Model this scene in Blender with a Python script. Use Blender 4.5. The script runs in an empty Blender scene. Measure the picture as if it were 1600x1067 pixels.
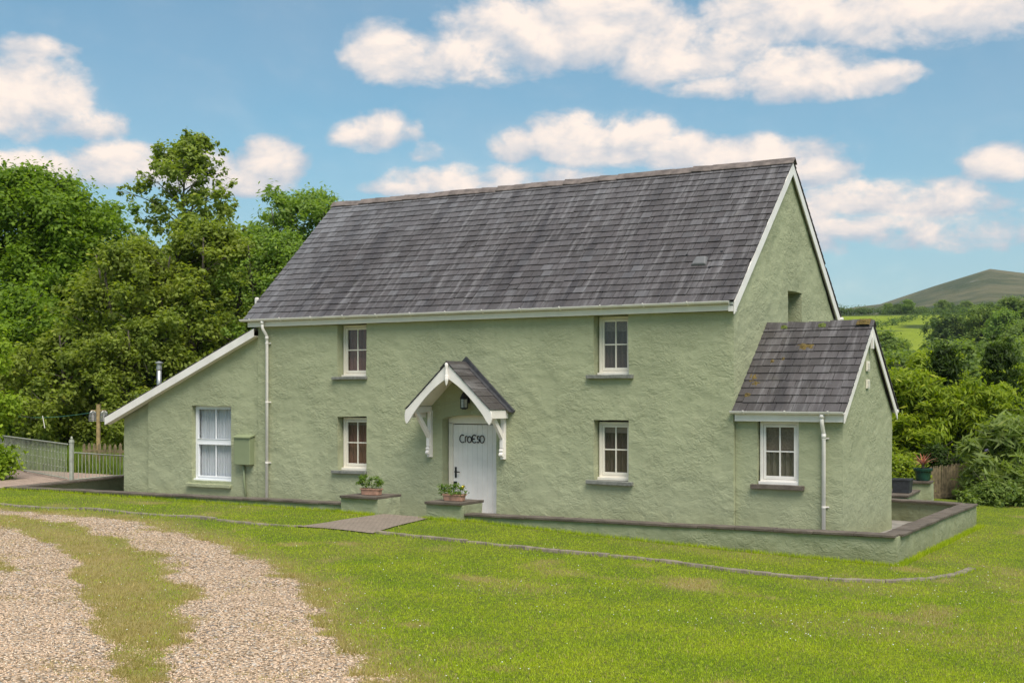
import bpy, bmesh, math, random
import numpy as np
from mathutils import Vector, Matrix, noise as mnoise

# ------------------------------------------------------------------ camera, world, sun
scene = bpy.context.scene
C = scene.collection
R = math.radians
cam_d = bpy.data.cameras.new('camera'); cam = bpy.data.objects.new('camera', cam_d); C.objects.link(cam)
cam.location = (8.86, -22.65, 2.7)
cam.rotation_euler = (R(90), 0, R(31.2))
cam_d.sensor_width = 36; cam_d.lens = 45.0; cam_d.shift_y = 0.0491
cam_d.clip_start = 0.1; cam_d.clip_end = 20000
scene.camera = cam
scene.view_settings.view_transform = 'Standard'; scene.view_settings.look = 'None'
scene.view_settings.exposure = 0.4; scene.view_settings.gamma = 1.0
scene.cycles.max_bounces = 8; scene.cycles.transparent_max_bounces = 12

SUN_DIR = Vector((0.52, -0.42, 1.05)).normalized()
SUN_EL = math.asin(SUN_DIR.z)
sd = bpy.data.lights.new('sun', 'SUN'); sun = bpy.data.objects.new('sun', sd); C.objects.link(sun)
sd.energy = 3.6; sd.angle = R(36); sd.color = (1.0, 0.94, 0.865)
sun.rotation_euler = (-SUN_DIR).to_track_quat('-Z', 'Y').to_euler()

class NT:
    """small helper to wire shader nodes"""
    def __init__(s, tree): s.t = tree; s.n = tree.nodes; s.l = tree.links
    def node(s, typ, **kw):
        nd = s.n.new(typ)
        for k, v in kw.items():
            if k.startswith('i_'):
                key = k[2:]
                key = int(key) if key.isdigit() else key.replace('_', ' ')
                s.set(nd.inputs[key], v)
            else: setattr(nd, k, v)
        return nd
    def set(s, sock, v):
        if isinstance(v, bpy.types.NodeSocket): s.l.new(v, sock)
        else: sock.default_value = v
    def m(s, op, a, b=0.0, c=0.0, clamp=False):
        nd = s.n.new('ShaderNodeMath'); nd.operation = op; nd.use_clamp = clamp
        for i, v in enumerate((a, b, c)): s.set(nd.inputs[i], v)
        return nd.outputs[0]
    def vm(s, op, a, b=(0, 0, 0)):
        nd = s.n.new('ShaderNodeVectorMath'); nd.operation = op
        s.set(nd.inputs[0], a); s.set(nd.inputs[1], b)
        return nd.outputs['Value'] if op in ('DOT_PRODUCT', 'LENGTH') else nd.outputs[0]
    def mix(s, f, a, b, blend='MIX'):
        nd = s.n.new('ShaderNodeMix'); nd.data_type = 'RGBA'; nd.blend_type = blend
        s.set(nd.inputs[0], f)
        for sock, v in ((nd.inputs[6], a), (nd.inputs[7], b)):
            if isinstance(v, tuple) and len(v) == 3: v = v + (1,)
            s.set(sock, v)
        return nd.outputs[2]
    def noise(s, vec, scale, detail=4, rough=0.55, dist=0.0, out='Fac'):
        nd = s.n.new('ShaderNodeTexNoise')
        if vec is not None: s.l.new(vec, nd.inputs['Vector'])
        nd.inputs['Scale'].default_value = scale; nd.inputs['Detail'].default_value = detail
        nd.inputs['Roughness'].default_value = rough; nd.inputs['Distortion'].default_value = dist
        return nd.outputs[out]
    def vor(s, vec, scale, feature='F1', out='Distance', rnd=1.0):
        nd = s.n.new('ShaderNodeTexVoronoi'); nd.feature = feature
        if vec is not None: s.l.new(vec, nd.inputs['Vector'])
        nd.inputs['Scale'].default_value = scale; nd.inputs['Randomness'].default_value = rnd
        return nd.outputs[out]
    def ramp(s, f, a, b, lo=0.0, hi=1.0):
        nd = s.n.new('ShaderNodeMapRange'); nd.interpolation_type = 'SMOOTHSTEP'
        s.set(nd.inputs[0], f); nd.inputs[1].default_value = a; nd.inputs[2].default_value = b
        nd.inputs[3].default_value = lo; nd.inputs[4].default_value = hi
        return nd.outputs[0]
    def scale(s, vec, sc, rot=(0, 0, 0)):
        nd = s.n.new('ShaderNodeMapping'); s.l.new(vec, nd.inputs[0])
        nd.inputs['Scale'].default_value = sc; nd.inputs['Rotation'].default_value = rot
        return nd.outputs[0]

def srgb(r, g, b, k=1.0):
    f = lambda c: ((c / 255) / 12.92 if c <= 10 else (((c / 255) + 0.055) / 1.055) ** 2.4) * k
    return (f(r), f(g), f(b))

# --- sky: Nishita daylight with a layer of cumulus placed by compass direction and height
w = bpy.data.worlds.new('World'); scene.world = w; w.use_nodes = True
t = NT(w.node_tree); t.n.clear()
sky = t.n.new('ShaderNodeTexSky'); sky.sky_type = 'NISHITA'; sky.sun_disc = False
sky.sun_elevation = SUN_EL; sky.sun_rotation = math.atan2(SUN_DIR.x, SUN_DIR.y)
sky.air_density = 1.0; sky.dust_density = 0.6; sky.ozone_density = 1.0
tc = t.n.new('ShaderNodeTexCoord').outputs['Generated']
sep = t.n.new('ShaderNodeSeparateXYZ'); t.l.new(tc, sep.inputs[0])
az = t.m('ARCTAN2', sep.outputs[0], sep.outputs[1])           # 0 = +y, positive towards +x
el = t.m('ARCSINE', sep.outputs[2])
az = t.m('MULTIPLY', az, 57.29578); el = t.m('MULTIPLY', el, 57.29578)
cmb = t.n.new('ShaderNodeCombineXYZ')
t.l.new(t.m('MULTIPLY', az, 0.8), cmb.inputs[0]); t.l.new(t.m('MULTIPLY', el, 1.25), cmb.inputs[1])
cmb.inputs[2].default_value = 3.7
cv = cmb.outputs[0]
n1 = t.noise(cv, 0.36, 7, 0.56, 0.25)
n2 = t.noise(cv, 1.1, 5, 0.6, 0.2)
cv_up = t.vm('ADD', cv, (0.55, 0.75, 0.0))
n1u = t.noise(cv_up, 0.36, 7, 0.56, 0.25)
# each: azimuth, elevation, half width, half height (degrees), strength
CLOUDS = []
def cl(px, py, wx, wy, k=1.0):
    u, v = (px - 800) / 2000, (612 - py) / 2000
    a = math.degrees(math.atan(u)) - 31.2
    CLOUDS.append((a, math.degrees(math.atan(v / math.hypot(1, u))), 1.03 * wx / 2000 * 57.3 * math.cos(math.atan(u)) ** 2, 1.03 * wy / 2000 * 57.3, k))
for c in ((610, 95, 95, 52), (730, 105, 130, 50), (820, 70, 130, 75), (920, 62, 150, 80), (1060, 95, 140, 62), (1180, 30, 90, 55),
          (1290, 25, 200, 55), (1480, 28, 190, 60), (1240, 125, 140, 48), (1360, 128, 90, 32), (1120, 140, 100, 25),
          (592, 212, 68, 40), (660, 240, 50, 22, .7), (800, 232, 48, 36), (900, 225, 90, 52), (990, 222, 90, 50), (1060, 240, 70, 36),
          (760, 284, 170, 30), (1180, 246, 130, 34), (1260, 275, 100, 32, .9), (1340, 312, 110, 34, .95), (1470, 316, 110, 38, .95), (640, 296, 90, 18, .8), (1560, 262, 60, 34),
          (60, 150, 110, 62), (10, 175, 130, 75), (130, 200, 80, 30, .7), (40, 262, 110, 34), (190, 262, 110, 42), (300, 258, 70, 30, .8), (425, 262, 55, 42),
          (350, 290, 110, 26, .7), (1100, 335, 260, 34, .6), (1420, 372, 240, 40, .66), (60, 80, 60, 20, .6),
          (-300, 150, 220, 70), (-700, 60, 200, 60), (1900, 120, 240, 70), (2400, 220, 300, 60), (1000, -420, 500, 160), (100, -560, 420, 140), (2100, -500, 400, 150)):
    cl(*c)
dens = None; base = None
for (a, e, ra, re, k) in CLOUDS:
    dx = t.m('MULTIPLY', t.m('SUBTRACT', az, a), 1 / ra)
    dy = t.m('MULTIPLY', t.m('SUBTRACT', el, e), 1 / re)
    # flatter underneath: below the centre the cloud ends sooner
    dyb = t.m('MULTIPLY', t.m('MINIMUM', dy, 0.0), 0.45)
    dy2 = t.m('ADD', dy, dyb)
    q = t.m('ADD', t.m('MULTIPLY', dx, dx), t.m('MULTIPLY', dy2, dy2))
    g = t.m('MULTIPLY', t.m('SUBTRACT', 1.0, t.m('MULTIPLY', q, 0.8)), k)
    gl = t.m('MULTIPLY', t.m('MAXIMUM', g, 0.0), t.m('ADD', t.m('MULTIPLY', dy, 0.5), 0.5))
    dens = g if dens is None else t.m('MAXIMUM', dens, g)
    base = gl if base is None else t.m('MAXIMUM', base, gl)
dens = t.m('MAXIMUM', dens, -0.6)
nn = t.m('ADD', t.m('MULTIPLY', t.m('SUBTRACT', n1, 0.47), 2.5), t.m('MULTIPLY', t.m('SUBTRACT', n2, 0.5), 1.0))
d = t.m('ADD', t.m('MULTIPLY', dens, 1.0), nn)
cover = t.m('MULTIPLY', t.ramp(d, -0.1, 0.85), t.ramp(el, 0.5, 6.0, 0.55, 1.0))
# bright broken cloud sheet added high overhead, out of view, to whiten the light
cover = t.m('MAXIMUM', cover, t.m('MULTIPLY', t.ramp(el, 24.0, 42.0), t.ramp(t.noise(tc, 2.2, 5, 0.6), 0.2, 0.45, 0.7, 1.0)))
# light falls on the tops: compare the density with that a little higher up
lit = t.m('ADD', t.m('MULTIPLY', t.m('SUBTRACT', n1, n1u), 2.4), t.m('ADD', t.m('MULTIPLY', base, 1.25), t.m('MULTIPLY', n2, 0.35)))
lit = t.m('MULTIPLY', t.ramp(lit, 0.02, 1.30), t.ramp(d, 0.05, 0.9, 0.55, 1.0))
lit = t.m('MULTIPLY', lit, 1.12, clamp=True)
CLOUD_SH = srgb(174, 184, 196); CLOUD_LT = srgb(243, 228, 216)
ccol = t.mix(lit, CLOUD_SH, CLOUD_LT)
skyt = t.mix(1.0, sky.outputs[0], (0.67, 1.06, 1.06), 'MULTIPLY')
hz = t.ramp(el, -1.0, 14.0, 1.0, 0.0)
skyc = t.n.new('ShaderNodeBackground'); t.l.new(skyt, skyc.inputs[0]); skyc.inputs[1].default_value = 0.088
cb = t.n.new('ShaderNodeBackground'); t.l.new(ccol, cb.inputs[0]); cb.inputs[1].default_value = 0.92
veil = t.m('MAXIMUM', cover, t.m('ADD', t.m('MULTIPLY', t.noise(cv, 0.16, 4, 0.5), 0.34), t.m('MULTIPLY', hz, 0.38)))
mixs = t.n.new('ShaderNodeMixShader'); t.l.new(veil, mixs.inputs[0])
t.l.new(skyc.outputs[0], mixs.inputs[1]); t.l.new(cb.outputs[0], mixs.inputs[2])
out = t.n.new('ShaderNodeOutputWorld'); t.l.new(mixs.outputs[0], out.inputs[0])

# ------------------------------------------------------------------ helpers
def tag(o, label=None, cat=None, group=None, kind=None):
    if label: o['label'] = label
    if cat: o['category'] = cat
    if group: o['group'] = group
    if kind: o['kind'] = kind
    return o
def empty(name, loc, rz=0, **kw):
    o = bpy.data.objects.new(name, None); C.objects.link(o)
    o.location = loc; o.rotation_euler = (0, 0, rz); o.empty_display_size = 0.2
    return tag(o, **kw)

class MB:
    def __init__(s): s.v = []; s.f = []; s.m = []; s.mi = 0
    def add(s, vs, fs):
        b = len(s.v); s.v += [tuple(p) for p in vs]
        s.f += [tuple(b + i for i in f) for f in fs]; s.m += [s.mi] * len(fs); return s
    def box(s, x0, x1, y0, y1, z0, z1, M=None):
        vs = [(x0, y0, z0), (x1, y0, z0), (x1, y1, z0), (x0, y1, z0), (x0, y0, z1), (x1, y0, z1), (x1, y1, z1), (x0, y1, z1)]
        if M is not None: vs = [M @ Vector(p) for p in vs]
        return s.add(vs, [(0, 3, 2, 1), (4, 5, 6, 7), (0, 1, 5, 4), (1, 2, 6, 5), (2, 3, 7, 6), (3, 0, 4, 7)])
    def prism(s, pts, d, M=None):
        """closed outline pts (3-D) pushed along vector d"""
        n = len(pts); d = Vector(d)
        vs = [Vector(p) for p in pts] + [Vector(p) + d for p in pts]
        if M is not None: vs = [M @ p for p in vs]
        return s.add(vs, [tuple(range(n))[::-1], tuple(range(n, 2 * n))] + [(i, (i + 1) % n, (i + 1) % n + n, i + n) for i in range(n)])
    def tube(s, pts, r, n=8, cap=True, arc=None):
        """tube along pts; r a number or a list"""
        pts = [Vector(p) for p in pts]; rs = r if isinstance(r, (list, tuple)) else [r] * len(pts)
        vs = []; prev = None
        for i, p in enumerate(pts):
            tg = (pts[min(i + 1, len(pts) - 1)] - pts[max(i - 1, 0)]).normalized()
            if prev is None:
                up = Vector((0, 0, 1)) if abs(tg.z) < .9 else Vector((1, 0, 0))
                a = tg.cross(up).normalized()
            else: a = (prev - tg * prev.dot(tg)).normalized()
            prev = a; b = tg.cross(a)
            for k in range(n):
                th = 2 * math.pi * k / n
                vs.append(p + (a * math.cos(th) + b * math.sin(th)) * rs[i])
        fs = [(i * n + k, i * n + (k + 1) % n, (i + 1) * n + (k + 1) % n, (i + 1) * n + k) for i in range(len(pts) - 1) for k in range(n)]
        if cap: fs += [tuple(range(n))[::-1], tuple(range((len(pts) - 1) * n, len(pts) * n))]
        return s.add(vs, fs)
    def lathe(s, prof, n=20, c=(0, 0, 0)):
        vs = [(c[0] + r * math.cos(2 * math.pi * k / n), c[1] + r * math.sin(2 * math.pi * k / n), c[2] + z) for r, z in prof for k in range(n)]
        fs = [(i * n + k, i * n + (k + 1) % n, (i + 1) * n + (k + 1) % n, (i + 1) * n + k) for i in range(len(prof) - 1) for k in range(n)]
        fs += [tuple(range(n))[::-1], tuple(range((len(prof) - 1) * n, len(prof) * n))]
        return s.add(vs, fs)
    def build(s, name, mat, parent=None, smooth=False, bevel=0, attr=None):
        me = bpy.data.meshes.new(name); me.from_pydata(s.v, [], s.f)
        for mm in (mat if isinstance(mat, (list, tuple)) else [mat]): me.materials.append(mm)
        if any(s.m): me.polygons.foreach_set('material_index', s.m)
        if smooth: me.polygons.foreach_set('use_smooth', [True] * len(me.polygons))
        me.update()
        o = bpy.data.objects.new(name, me); C.objects.link(o)
        if parent: o.parent = parent
        if bevel:
            b = o.modifiers.new('bevel', 'BEVEL'); b.width = bevel; b.segments = 2; b.limit_method = 'ANGLE'
        return o

def np_mesh(name, verts, nper, mat, parent=None, attrs=None, smooth=False):
    """verts (N*nper,3): N separate polygons of nper corners; attrs {name: per-polygon floats}"""
    me = bpy.data.meshes.new(name); nv = len(verts); nf = nv // nper
    me.vertices.add(nv); me.vertices.foreach_set('co', np.ascontiguousarray(verts, dtype=np.float32).ravel())
    me.loops.add(nv); me.loops.foreach_set('vertex_index', np.arange(nv, dtype=np.int32))
    me.polygons.add(nf); me.polygons.foreach_set('loop_start', np.arange(0, nv, nper, dtype=np.int32))
    me.update(calc_edges=True)
    for k, a in (attrs or {}).items():
        at = me.attributes.new(k, 'FLOAT', 'FACE'); at.data.foreach_set('value', np.asarray(a, dtype=np.float32))
    me.materials.append(mat)
    o = bpy.data.objects.new(name, me); C.objects.link(o)
    if parent: o.parent = parent
    return o

# ------------------------------------------------------------------ materials
def new_mat(name):
    m = bpy.data.materials.new(name); m.use_nodes = True
    t = NT(m.node_tree); b = t.n['Principled BSDF']
    return m, t, b
def coords(t): return t.n.new('ShaderNodeTexCoord').outputs['Object']
def geo(t): return t.n.new('ShaderNodeNewGeometry').outputs['Position']
def bump(t, b, h, strength, dist=0.02):
    nd = t.n.new('ShaderNodeBump'); nd.inputs['Strength'].default_value = strength; nd.inputs['Distance'].default_value = dist
    t.l.new(h, nd.inputs['Height']); t.l.new(nd.outputs[0], b.inputs['Normal'])
def simple(name, col, rough=.6, var=.12, sc=6, metal=0, bmp=0, spec=None):
    m, t, b = new_mat(name); p = geo(t)
    n = t.noise(p, sc, 5)
    dark = tuple(c * (1 - var) for c in col); lite = tuple(min(1, c * (1 + var)) for c in col)
    t.l.new(t.mix(t.ramp(n, .3, .7), dark, lite), b.inputs['Base Color'])
    b.inputs['Roughness'].default_value = rough; b.inputs['Metallic'].default_value = metal
    if spec is not None: b.inputs['Specular IOR Level'].default_value = spec
    if bmp: bump(t, b, t.noise(p, sc * 6, 5), bmp, .01)
    return m

def wall_mat(name, col, depth=1.0, damp=None):
    m, t, b = new_mat(name); p = geo(t)
    warp = t.noise(p, 3.0, 3, out='Color')
    pw = t.vm('ADD', p, t.vm('SCALE', warp)) ; 
    pw.node.inputs[1].default_value = (0, 0, 0)
    t.l.new(t.scale(warp, (.20, .20, .20)), pw.node.inputs[1])
    # rubble stone felt through the render: flattened lumps with trowelled ridges
    flat = t.scale(pw, (1.0, 1.0, 1.55), (0, R(18), R(8)))
    stones = t.vor(flat, 3.1, 'SMOOTH_F1')
    ridg = t.n.new('ShaderNodeTexNoise'); t.l.new(flat, ridg.inputs['Vector']); ridg.noise_type = 'RIDGED_MULTIFRACTAL'
    ridg.inputs['Scale'].default_value = 4.2; ridg.inputs['Detail'].default_value = 6; ridg.inputs['Roughness'].default_value = .7
    lumps = t.noise(flat, 7.5, 7, .68, .35)
    patch = t.ramp(t.noise(p, 1.1, 3), .34, .66, .22, 1.0)
    cr1 = t.m('SUBTRACT', 1.0, t.m('MULTIPLY', t.m('ABSOLUTE', t.m('SUBTRACT', t.noise(flat, 4.2, 5, .62, .8), .5)), 5.0), clamp=True)
    cr2 = t.m('SUBTRACT', 1.0, t.m('MULTIPLY', t.m('ABSOLUTE', t.m('SUBTRACT', t.noise(t.vm('ADD', flat, (9, 4, 2)), 9.5, 5, .62, .6), .5)), 4.0), clamp=True)
    fine = t.noise(p, 60, 3)
    h = t.m('ADD', t.m('MULTIPLY', stones, -.55), t.m('MULTIPLY', patch, t.m('ADD', t.m('MULTIPLY', ridg.outputs['Fac'], .085), t.m('MULTIPLY', lumps, 1.0))))
    h = t.m('ADD', h, t.m('ADD', t.m('MULTIPLY', fine, .06), t.m('MULTIPLY', patch, t.m('ADD', t.m('MULTIPLY', cr1, .30), t.m('MULTIPLY', cr2, .15)))))
    bump(t, b, h, .50 * depth, .07)
    big = t.ramp(t.noise(p, .7, 4), .3, .72)
    c = t.mix(big, tuple(x * .95 for x in col), tuple(x * 1.05 for x in col))
    c = t.mix(t.m('MULTIPLY', t.ramp(t.noise(p, 9, 5), .45, .8), .20), c, tuple(x * 1.25 for x in col))
    # faint rain streaks
    st = t.noise(t.scale(p, (6, 6, .35)), 1.0, 4)
    c = t.mix(t.m('MULTIPLY', t.ramp(st, .52, .78), .22), c, tuple(x * .68 for x in col))
    c = t.mix(t.m('MULTIPLY', t.ramp(t.noise(p, 1.9, 6, .7), .52, .72), .22), c, (col[0] * .98, col[1] * .90, col[2] * .95))
    sp0 = t.n.new('ShaderNodeSeparateXYZ'); t.l.new(p, sp0.inputs[0])
    low = t.ramp(t.m('ADD', sp0.outputs[2], t.m('MULTIPLY', t.noise(p, 2.2, 5, .65), 1.0)), .55, 1.15, .30, 0.0)
    c = t.mix(low, c, (col[0] * .62, col[1] * .62, col[2] * .5))
    if damp is not None:      # algae and soil splash low down on the garden wall
        sp = t.n.new('ShaderNodeSeparateXYZ'); t.l.new(p, sp.inputs[0])
        hz = t.m('ADD', sp.outputs[2], t.m('MULTIPLY', t.m('SUBTRACT', t.noise(p, 5, 5), .5), .5))
        c = t.mix(t.ramp(hz, damp - .25, damp + .15, .45, 0.0), c, (.17, .17, .07))
        c = t.mix(t.m('MULTIPLY', t.ramp(t.noise(t.scale(p, (3, 3, 1.2)), 1.4, 6, .7), .52, .75), .5), c, (.26, .25, .13))
        c = t.mix(t.m('MULTIPLY', t.ramp(t.noise(t.scale(p, (7, 7, .8)), 1.0, 6, .7), .60, .75), .45), c, (.10, .11, .06))
    t.l.new(c, b.inputs['Base Color']); b.inputs['Roughness'].default_value = .85
    b.inputs['Specular IOR Level'].default_value = .3
    return m
GREEN = (.365, .382, .232)
M_wall = wall_mat('green_render', GREEN)
M_wall2 = wall_mat('green_garden_render', (.34, .36, .225), 1.1, damp=.12)
M_sill = simple('slate_sill', (.185, .185, .160), .8, .25, 14, bmp=.4)
M_green_metal = simple('painted_green_metal', (.24, .275, .15), .45, .05, 3)
M_white = simple('white_paint', (.84, .785, .725), .38, .06, 3)
M_cream = simple('cream_paint', (.82, .755, .64), .45, .04, 4)
M_upvc = simple('white_plastic', (.84, .84, .84), .25, .02, 4)
M_black = simple('black_iron', (.012, .012, .014), .45, .2, 20)
M_lead = simple('lead_flashing', (.055, .055, .06), .5, .3, 10, bmp=.3)
M_tin = simple('galvanised_steel', (.42, .42, .40), .4, .15, 9, metal=.7)

def slate_mat():
    m, t, b = new_mat('roof_slate'); p = geo(t)
    at = t.node('ShaderNodeAttribute', attribute_name='rnd'); r = at.outputs['Fac']
    at2 = t.node('ShaderNodeAttribute', attribute_name='wear'); wr = at2.outputs['Fac']
    c = t.mix(t.ramp(r, 0, 1), (.050, .043, .042), (.076, .066, .066))
    # streaks run down the slope
    st = t.noise(t.scale(p, (7.5, .6, .6)), 1.0, 7, .72)
    c = t.mix(t.m('MULTIPLY', t.ramp(st, .46, .70), .85), c, (.175, .165, .165))
    st2 = t.noise(t.scale(t.vm('ADD', p, (7.3, 0, 0)), (2.3, .28, .28)), 1.0, 6, .68)
    c = t.mix(t.m('MULTIPLY', t.ramp(st2, .50, .64), .80), c, (.032, .028, .030))
    c = t.mix(t.m('MULTIPLY', wr, .6), c, (.20, .20, .21))
    c = t.mix(t.m('MULTIPLY', t.ramp(t.noise(p, 34, 4, .7), .5, .8), .35), c, (.14, .135, .13))
    c = t.mix(t.m('MULTIPLY', t.ramp(t.noise(p, 2.4, 4, .7), .62, .78), .30), c, (.085, .08, .045))
    t.l.new(c, b.inputs['Base Color'])
    t.l.new(t.ramp(t.noise(p, 12, 4), .3, .7, .42, .7), b.inputs['Roughness'])
    bump(t, b, t.noise(t.scale(p, (1, 1, 1)), 30, 5, .7), .35, .012)
    return m
M_slate = slate_mat()
M_coping = None
def coping_mat():
    m, t, b = new_mat('coping_tile'); p = geo(t)
    c = t.mix(t.ramp(t.noise(p, 3, 5), .3, .7), (.076, .058, .042), (.140, .112, .086))
    c = t.mix(t.m('MULTIPLY', t.ramp(t.noise(p, 45, 4, .7), .5, .75), .5), c, (.19, .17, .14))
    c = t.mix(t.m('MULTIPLY', t.ramp(t.noise(p, 7, 5, .7), .55, .75), .6), c, (.06, .055, .04))
    t.l.new(c, b.inputs['Base Color']); b.inputs['Roughness'].default_value = .85
    bump(t, b, t.noise(p, 25, 6, .7), .7, .02)
    return m
M_coping = coping_mat()
M_ridge = simple('ridge_tile', (.15, .12, .105), .8, .35, 5, bmp=.5)
M_kerb = simple('kerb_stone', (.20, .165, .125), .9, .35, 8, bmp=.7)
M_moss = simple('moss', (.13, .090, .022), .95, .5, 40, bmp=1.0)
M_mossg = simple('green_moss', (.12, .15, .03), .95, .5, 40, bmp=1.0)
M_terra = simple('terracotta', (.46, .25, .17), .8, .18, 12, bmp=.2)
M_wood = simple('weathered_wood', (.20, .155, .085), .85, .35, 9, bmp=.4)
M_bark = simple('bark', (.075, .062, .045), .95, .35, 8, bmp=.6)
M_paleb = simple('pale_bark', (.19, .175, .14), .95, .35, 8, bmp=.6)
M_greenpot = simple('green_glaze', (.012, .05, .035), .25, .3, 6)
M_lead_pl = simple('charcoal_planter', (.035, .038, .045), .55, .25, 14, bmp=.5)

def glass_mat(name, tint=(1, 1, 1), refl=1.0):
    m = bpy.data.materials.new(name); m.use_nodes = True; t = NT(m.node_tree); t.n.clear()
    fr = t.n.new('ShaderNodeFresnel'); fr.inputs[0].default_value = 1.5
    tr = t.n.new('ShaderNodeBsdfTransparent'); tr.inputs[0].default_value = tint + (1,)
    gl = t.n.new('ShaderNodeBsdfGlossy'); gl.inputs['Roughness'].default_value = .02
    mx = t.n.new('ShaderNodeMixShader'); t.l.new(t.m('MULTIPLY', t.m('MULTIPLY', fr.outputs[0], 1.5 * refl), t.m('SUBTRACT', 1.0, t.n.new('ShaderNodeNewGeometry').outputs['Backfacing']), clamp=True), mx.inputs[0])
    t.l.new(tr.outputs[0], mx.inputs[1]); t.l.new(gl.outputs[0], mx.inputs[2])
    o = t.n.new('ShaderNodeOutputMaterial'); t.l.new(mx.outputs[0], o.inputs[0])
    return m
M_glass = glass_mat('window_glass', (.93, .94, .93))
def cloth_mat(name, col):
    m, t, b = new_mat(name); p = geo(t)
    n = t.noise(t.scale(p, (30, 30, 1.2)), 1, 3)
    t.l.new(t.mix(n, tuple(c * .6 for c in col), tuple(min(c * 1.3, 1) for c in col)), b.inputs['Base Color'])
    b.inputs['Roughness'].default_value = .9
    return m
M_net = cloth_mat('net_curtain', (.72, .72, .78))
M_brown = cloth_mat('brown_curtain', (.17, .12, .10))
M_rust = cloth_mat('rust_curtain', (.26, .13, .10))
M_beige = cloth_mat('beige_blind', (.24, .20, .16))
M_dark = simple('dark_interior', (.035, .035, .03), .9)  # room's shade painted as a dark sheet behind each window

# ------------------------------------------------------------------ ground
def lerp(x, xs, ys): return np.interp(x, xs, ys)
def gz(x, y):
    """height of the lawn; the yard inside the low wall is cut in at about zero"""
    x = np.asarray(x, float); y = np.asarray(y, float)
    a = lerp(x, [-30, -17, -7.5, -4.3, -2, 1, 3.4, 8, 16], [.46, .42, .30, .25, .12, -.02, -.10, -.26, -.40])
    b = lerp(x, [-30, -12, -4, 4, 12], [.42, .32, .12, -.02, -.2])
    k = np.clip((-y - 3.5) / 7, 0, 1); k = k * k * (3 - 2 * k)
    h = a * (1 - k) + b * k
    und = .025 * np.sin(x * .9 + y * .4) * np.cos(y * .7 - x * .3) + .012 * np.sin(x * 2.3 - y * 1.7)
    # ground falls away behind the garden on the valley side
    s = np.clip((x + y * .9 - 17) / 30, 0, 1); drop = -3.2 * s * s * (3 - 2 * s)
    return h + und * np.clip((-y - 2.2) / 3, 0, 1) + drop
def gzs(x, y): return float(gz(x, y))

CAMX, CAMY = 8.86, -22.65
FW = (-math.sin(R(31.2)), math.cos(R(31.2))); RT = (math.cos(R(31.2)), math.sin(R(31.2)))
def pdist(px, py, poly):
    """signed distance of points to a closed polygon, positive inside"""
    px = np.asarray(px, float); py = np.asarray(py, float)
    ins = np.zeros(px.shape, bool); dm = np.full(px.shape, 1e9); n = len(poly)
    for i in range(n):
        x0, y0 = poly[i]; x1, y1 = poly[(i + 1) % n]
        ex, ey = x1 - x0, y1 - y0
        tt = np.clip(((px - x0) * ex + (py - y0) * ey) / (ex * ex + ey * ey + 1e-12), 0, 1)
        dm = np.minimum(dm, np.hypot(px - x0 - tt * ex, py - y0 - tt * ey))
        c = ((y0 > py) != (y1 > py)) & (px < (x1 - x0) * (py - y0) / (y1 - y0 + 1e-12) + x0)
        ins ^= c
    return np.where(ins, dm, -dm)
RIGHT_TRACK = [(-30, -4.2), (-17, -5.6), (-13.2, -6.0), (-9.73, -5.95), (-7.9, -6.45), (-6.25, -7.2), (-4.0, -8.2), (-2.2, -9.6), (-1.1, -10.8), (.3, -12.0), (1.65, -13.1), (4, -15.5), (6, -19), (3.2, -21), (1.2, -16), (.3, -14.1),
               (-1.36, -12.3), (-3.0, -10.85), (-5.56, -9.13), (-8.16, -7.8), (-10.3, -7.0), (-11.6, -6.75), (-17, -6.6), (-30, -5.6)]
LEFT_TRACK = [(-30, -7.5), (-17, -8.1), (-11, -7.75), (-8.96, -8.1), (-6.3, -9.6), (-3.6, -11.7), (-1.6, -13.4), (-.5, -14.6), (2, -18), (4, -23), (-2, -23), (-3, -15.5), (-5.2, -12.4), (-7.2, -10.7), (-9.2, -9.9), (-17, -9.9), (-30, -9.2)]
PATH = [(-6.35, -5.02), (-4.70, -4.92), (-4.98, -3.6), (-5.25, -2.38), (-6.35, -2.40), (-6.42, -3.6)]
PATIO = [(-17.05, -3.30), (-18.35, 1.55), (-24, 1.9), (-34, 1.5), (-34, -1.5), (-22, -3.0)]
YARD = [(-16.75, -3.0), (-17.9, 1.7), (-17.9, 8), (1.4, 8), (1.5, 5.6), (3.2, 5.25), (3.3, -1.72), (-4.3, -2.2), (-7.3, -2.3)]
def vnoise(x, y, s, seed=0):
    """cheap smooth value noise"""
    x = x * s + seed * 17.3; y = y * s - seed * 9.1
    xi = np.floor(x).astype(np.int64); yi = np.floor(y).astype(np.int64); fx = x - xi; fy = y - yi
    def hsh(a, b):
        v = np.sin(a * 127.1 + b * 311.7 + seed * 3.3) * 43758.5453; return v - np.floor(v)
    fx = fx * fx * (3 - 2 * fx); fy = fy * fy * (3 - 2 * fy)
    return (hsh(xi, yi) * (1 - fx) + hsh(xi + 1, yi) * fx) * (1 - fy) + (hsh(xi, yi + 1) * (1 - fx) + hsh(xi + 1, yi + 1) * fx) * fy
MIDSTRIP = [(-12, -7.0), (-8.3, -7.85), (-6, -9.1), (-3.3, -11.2), (-1.2, -13.2), (-.6, -14.3), (-2.2, -13.6), (-4.2, -11.5), (-6.6, -9.7), (-9, -8.2)]
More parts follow.
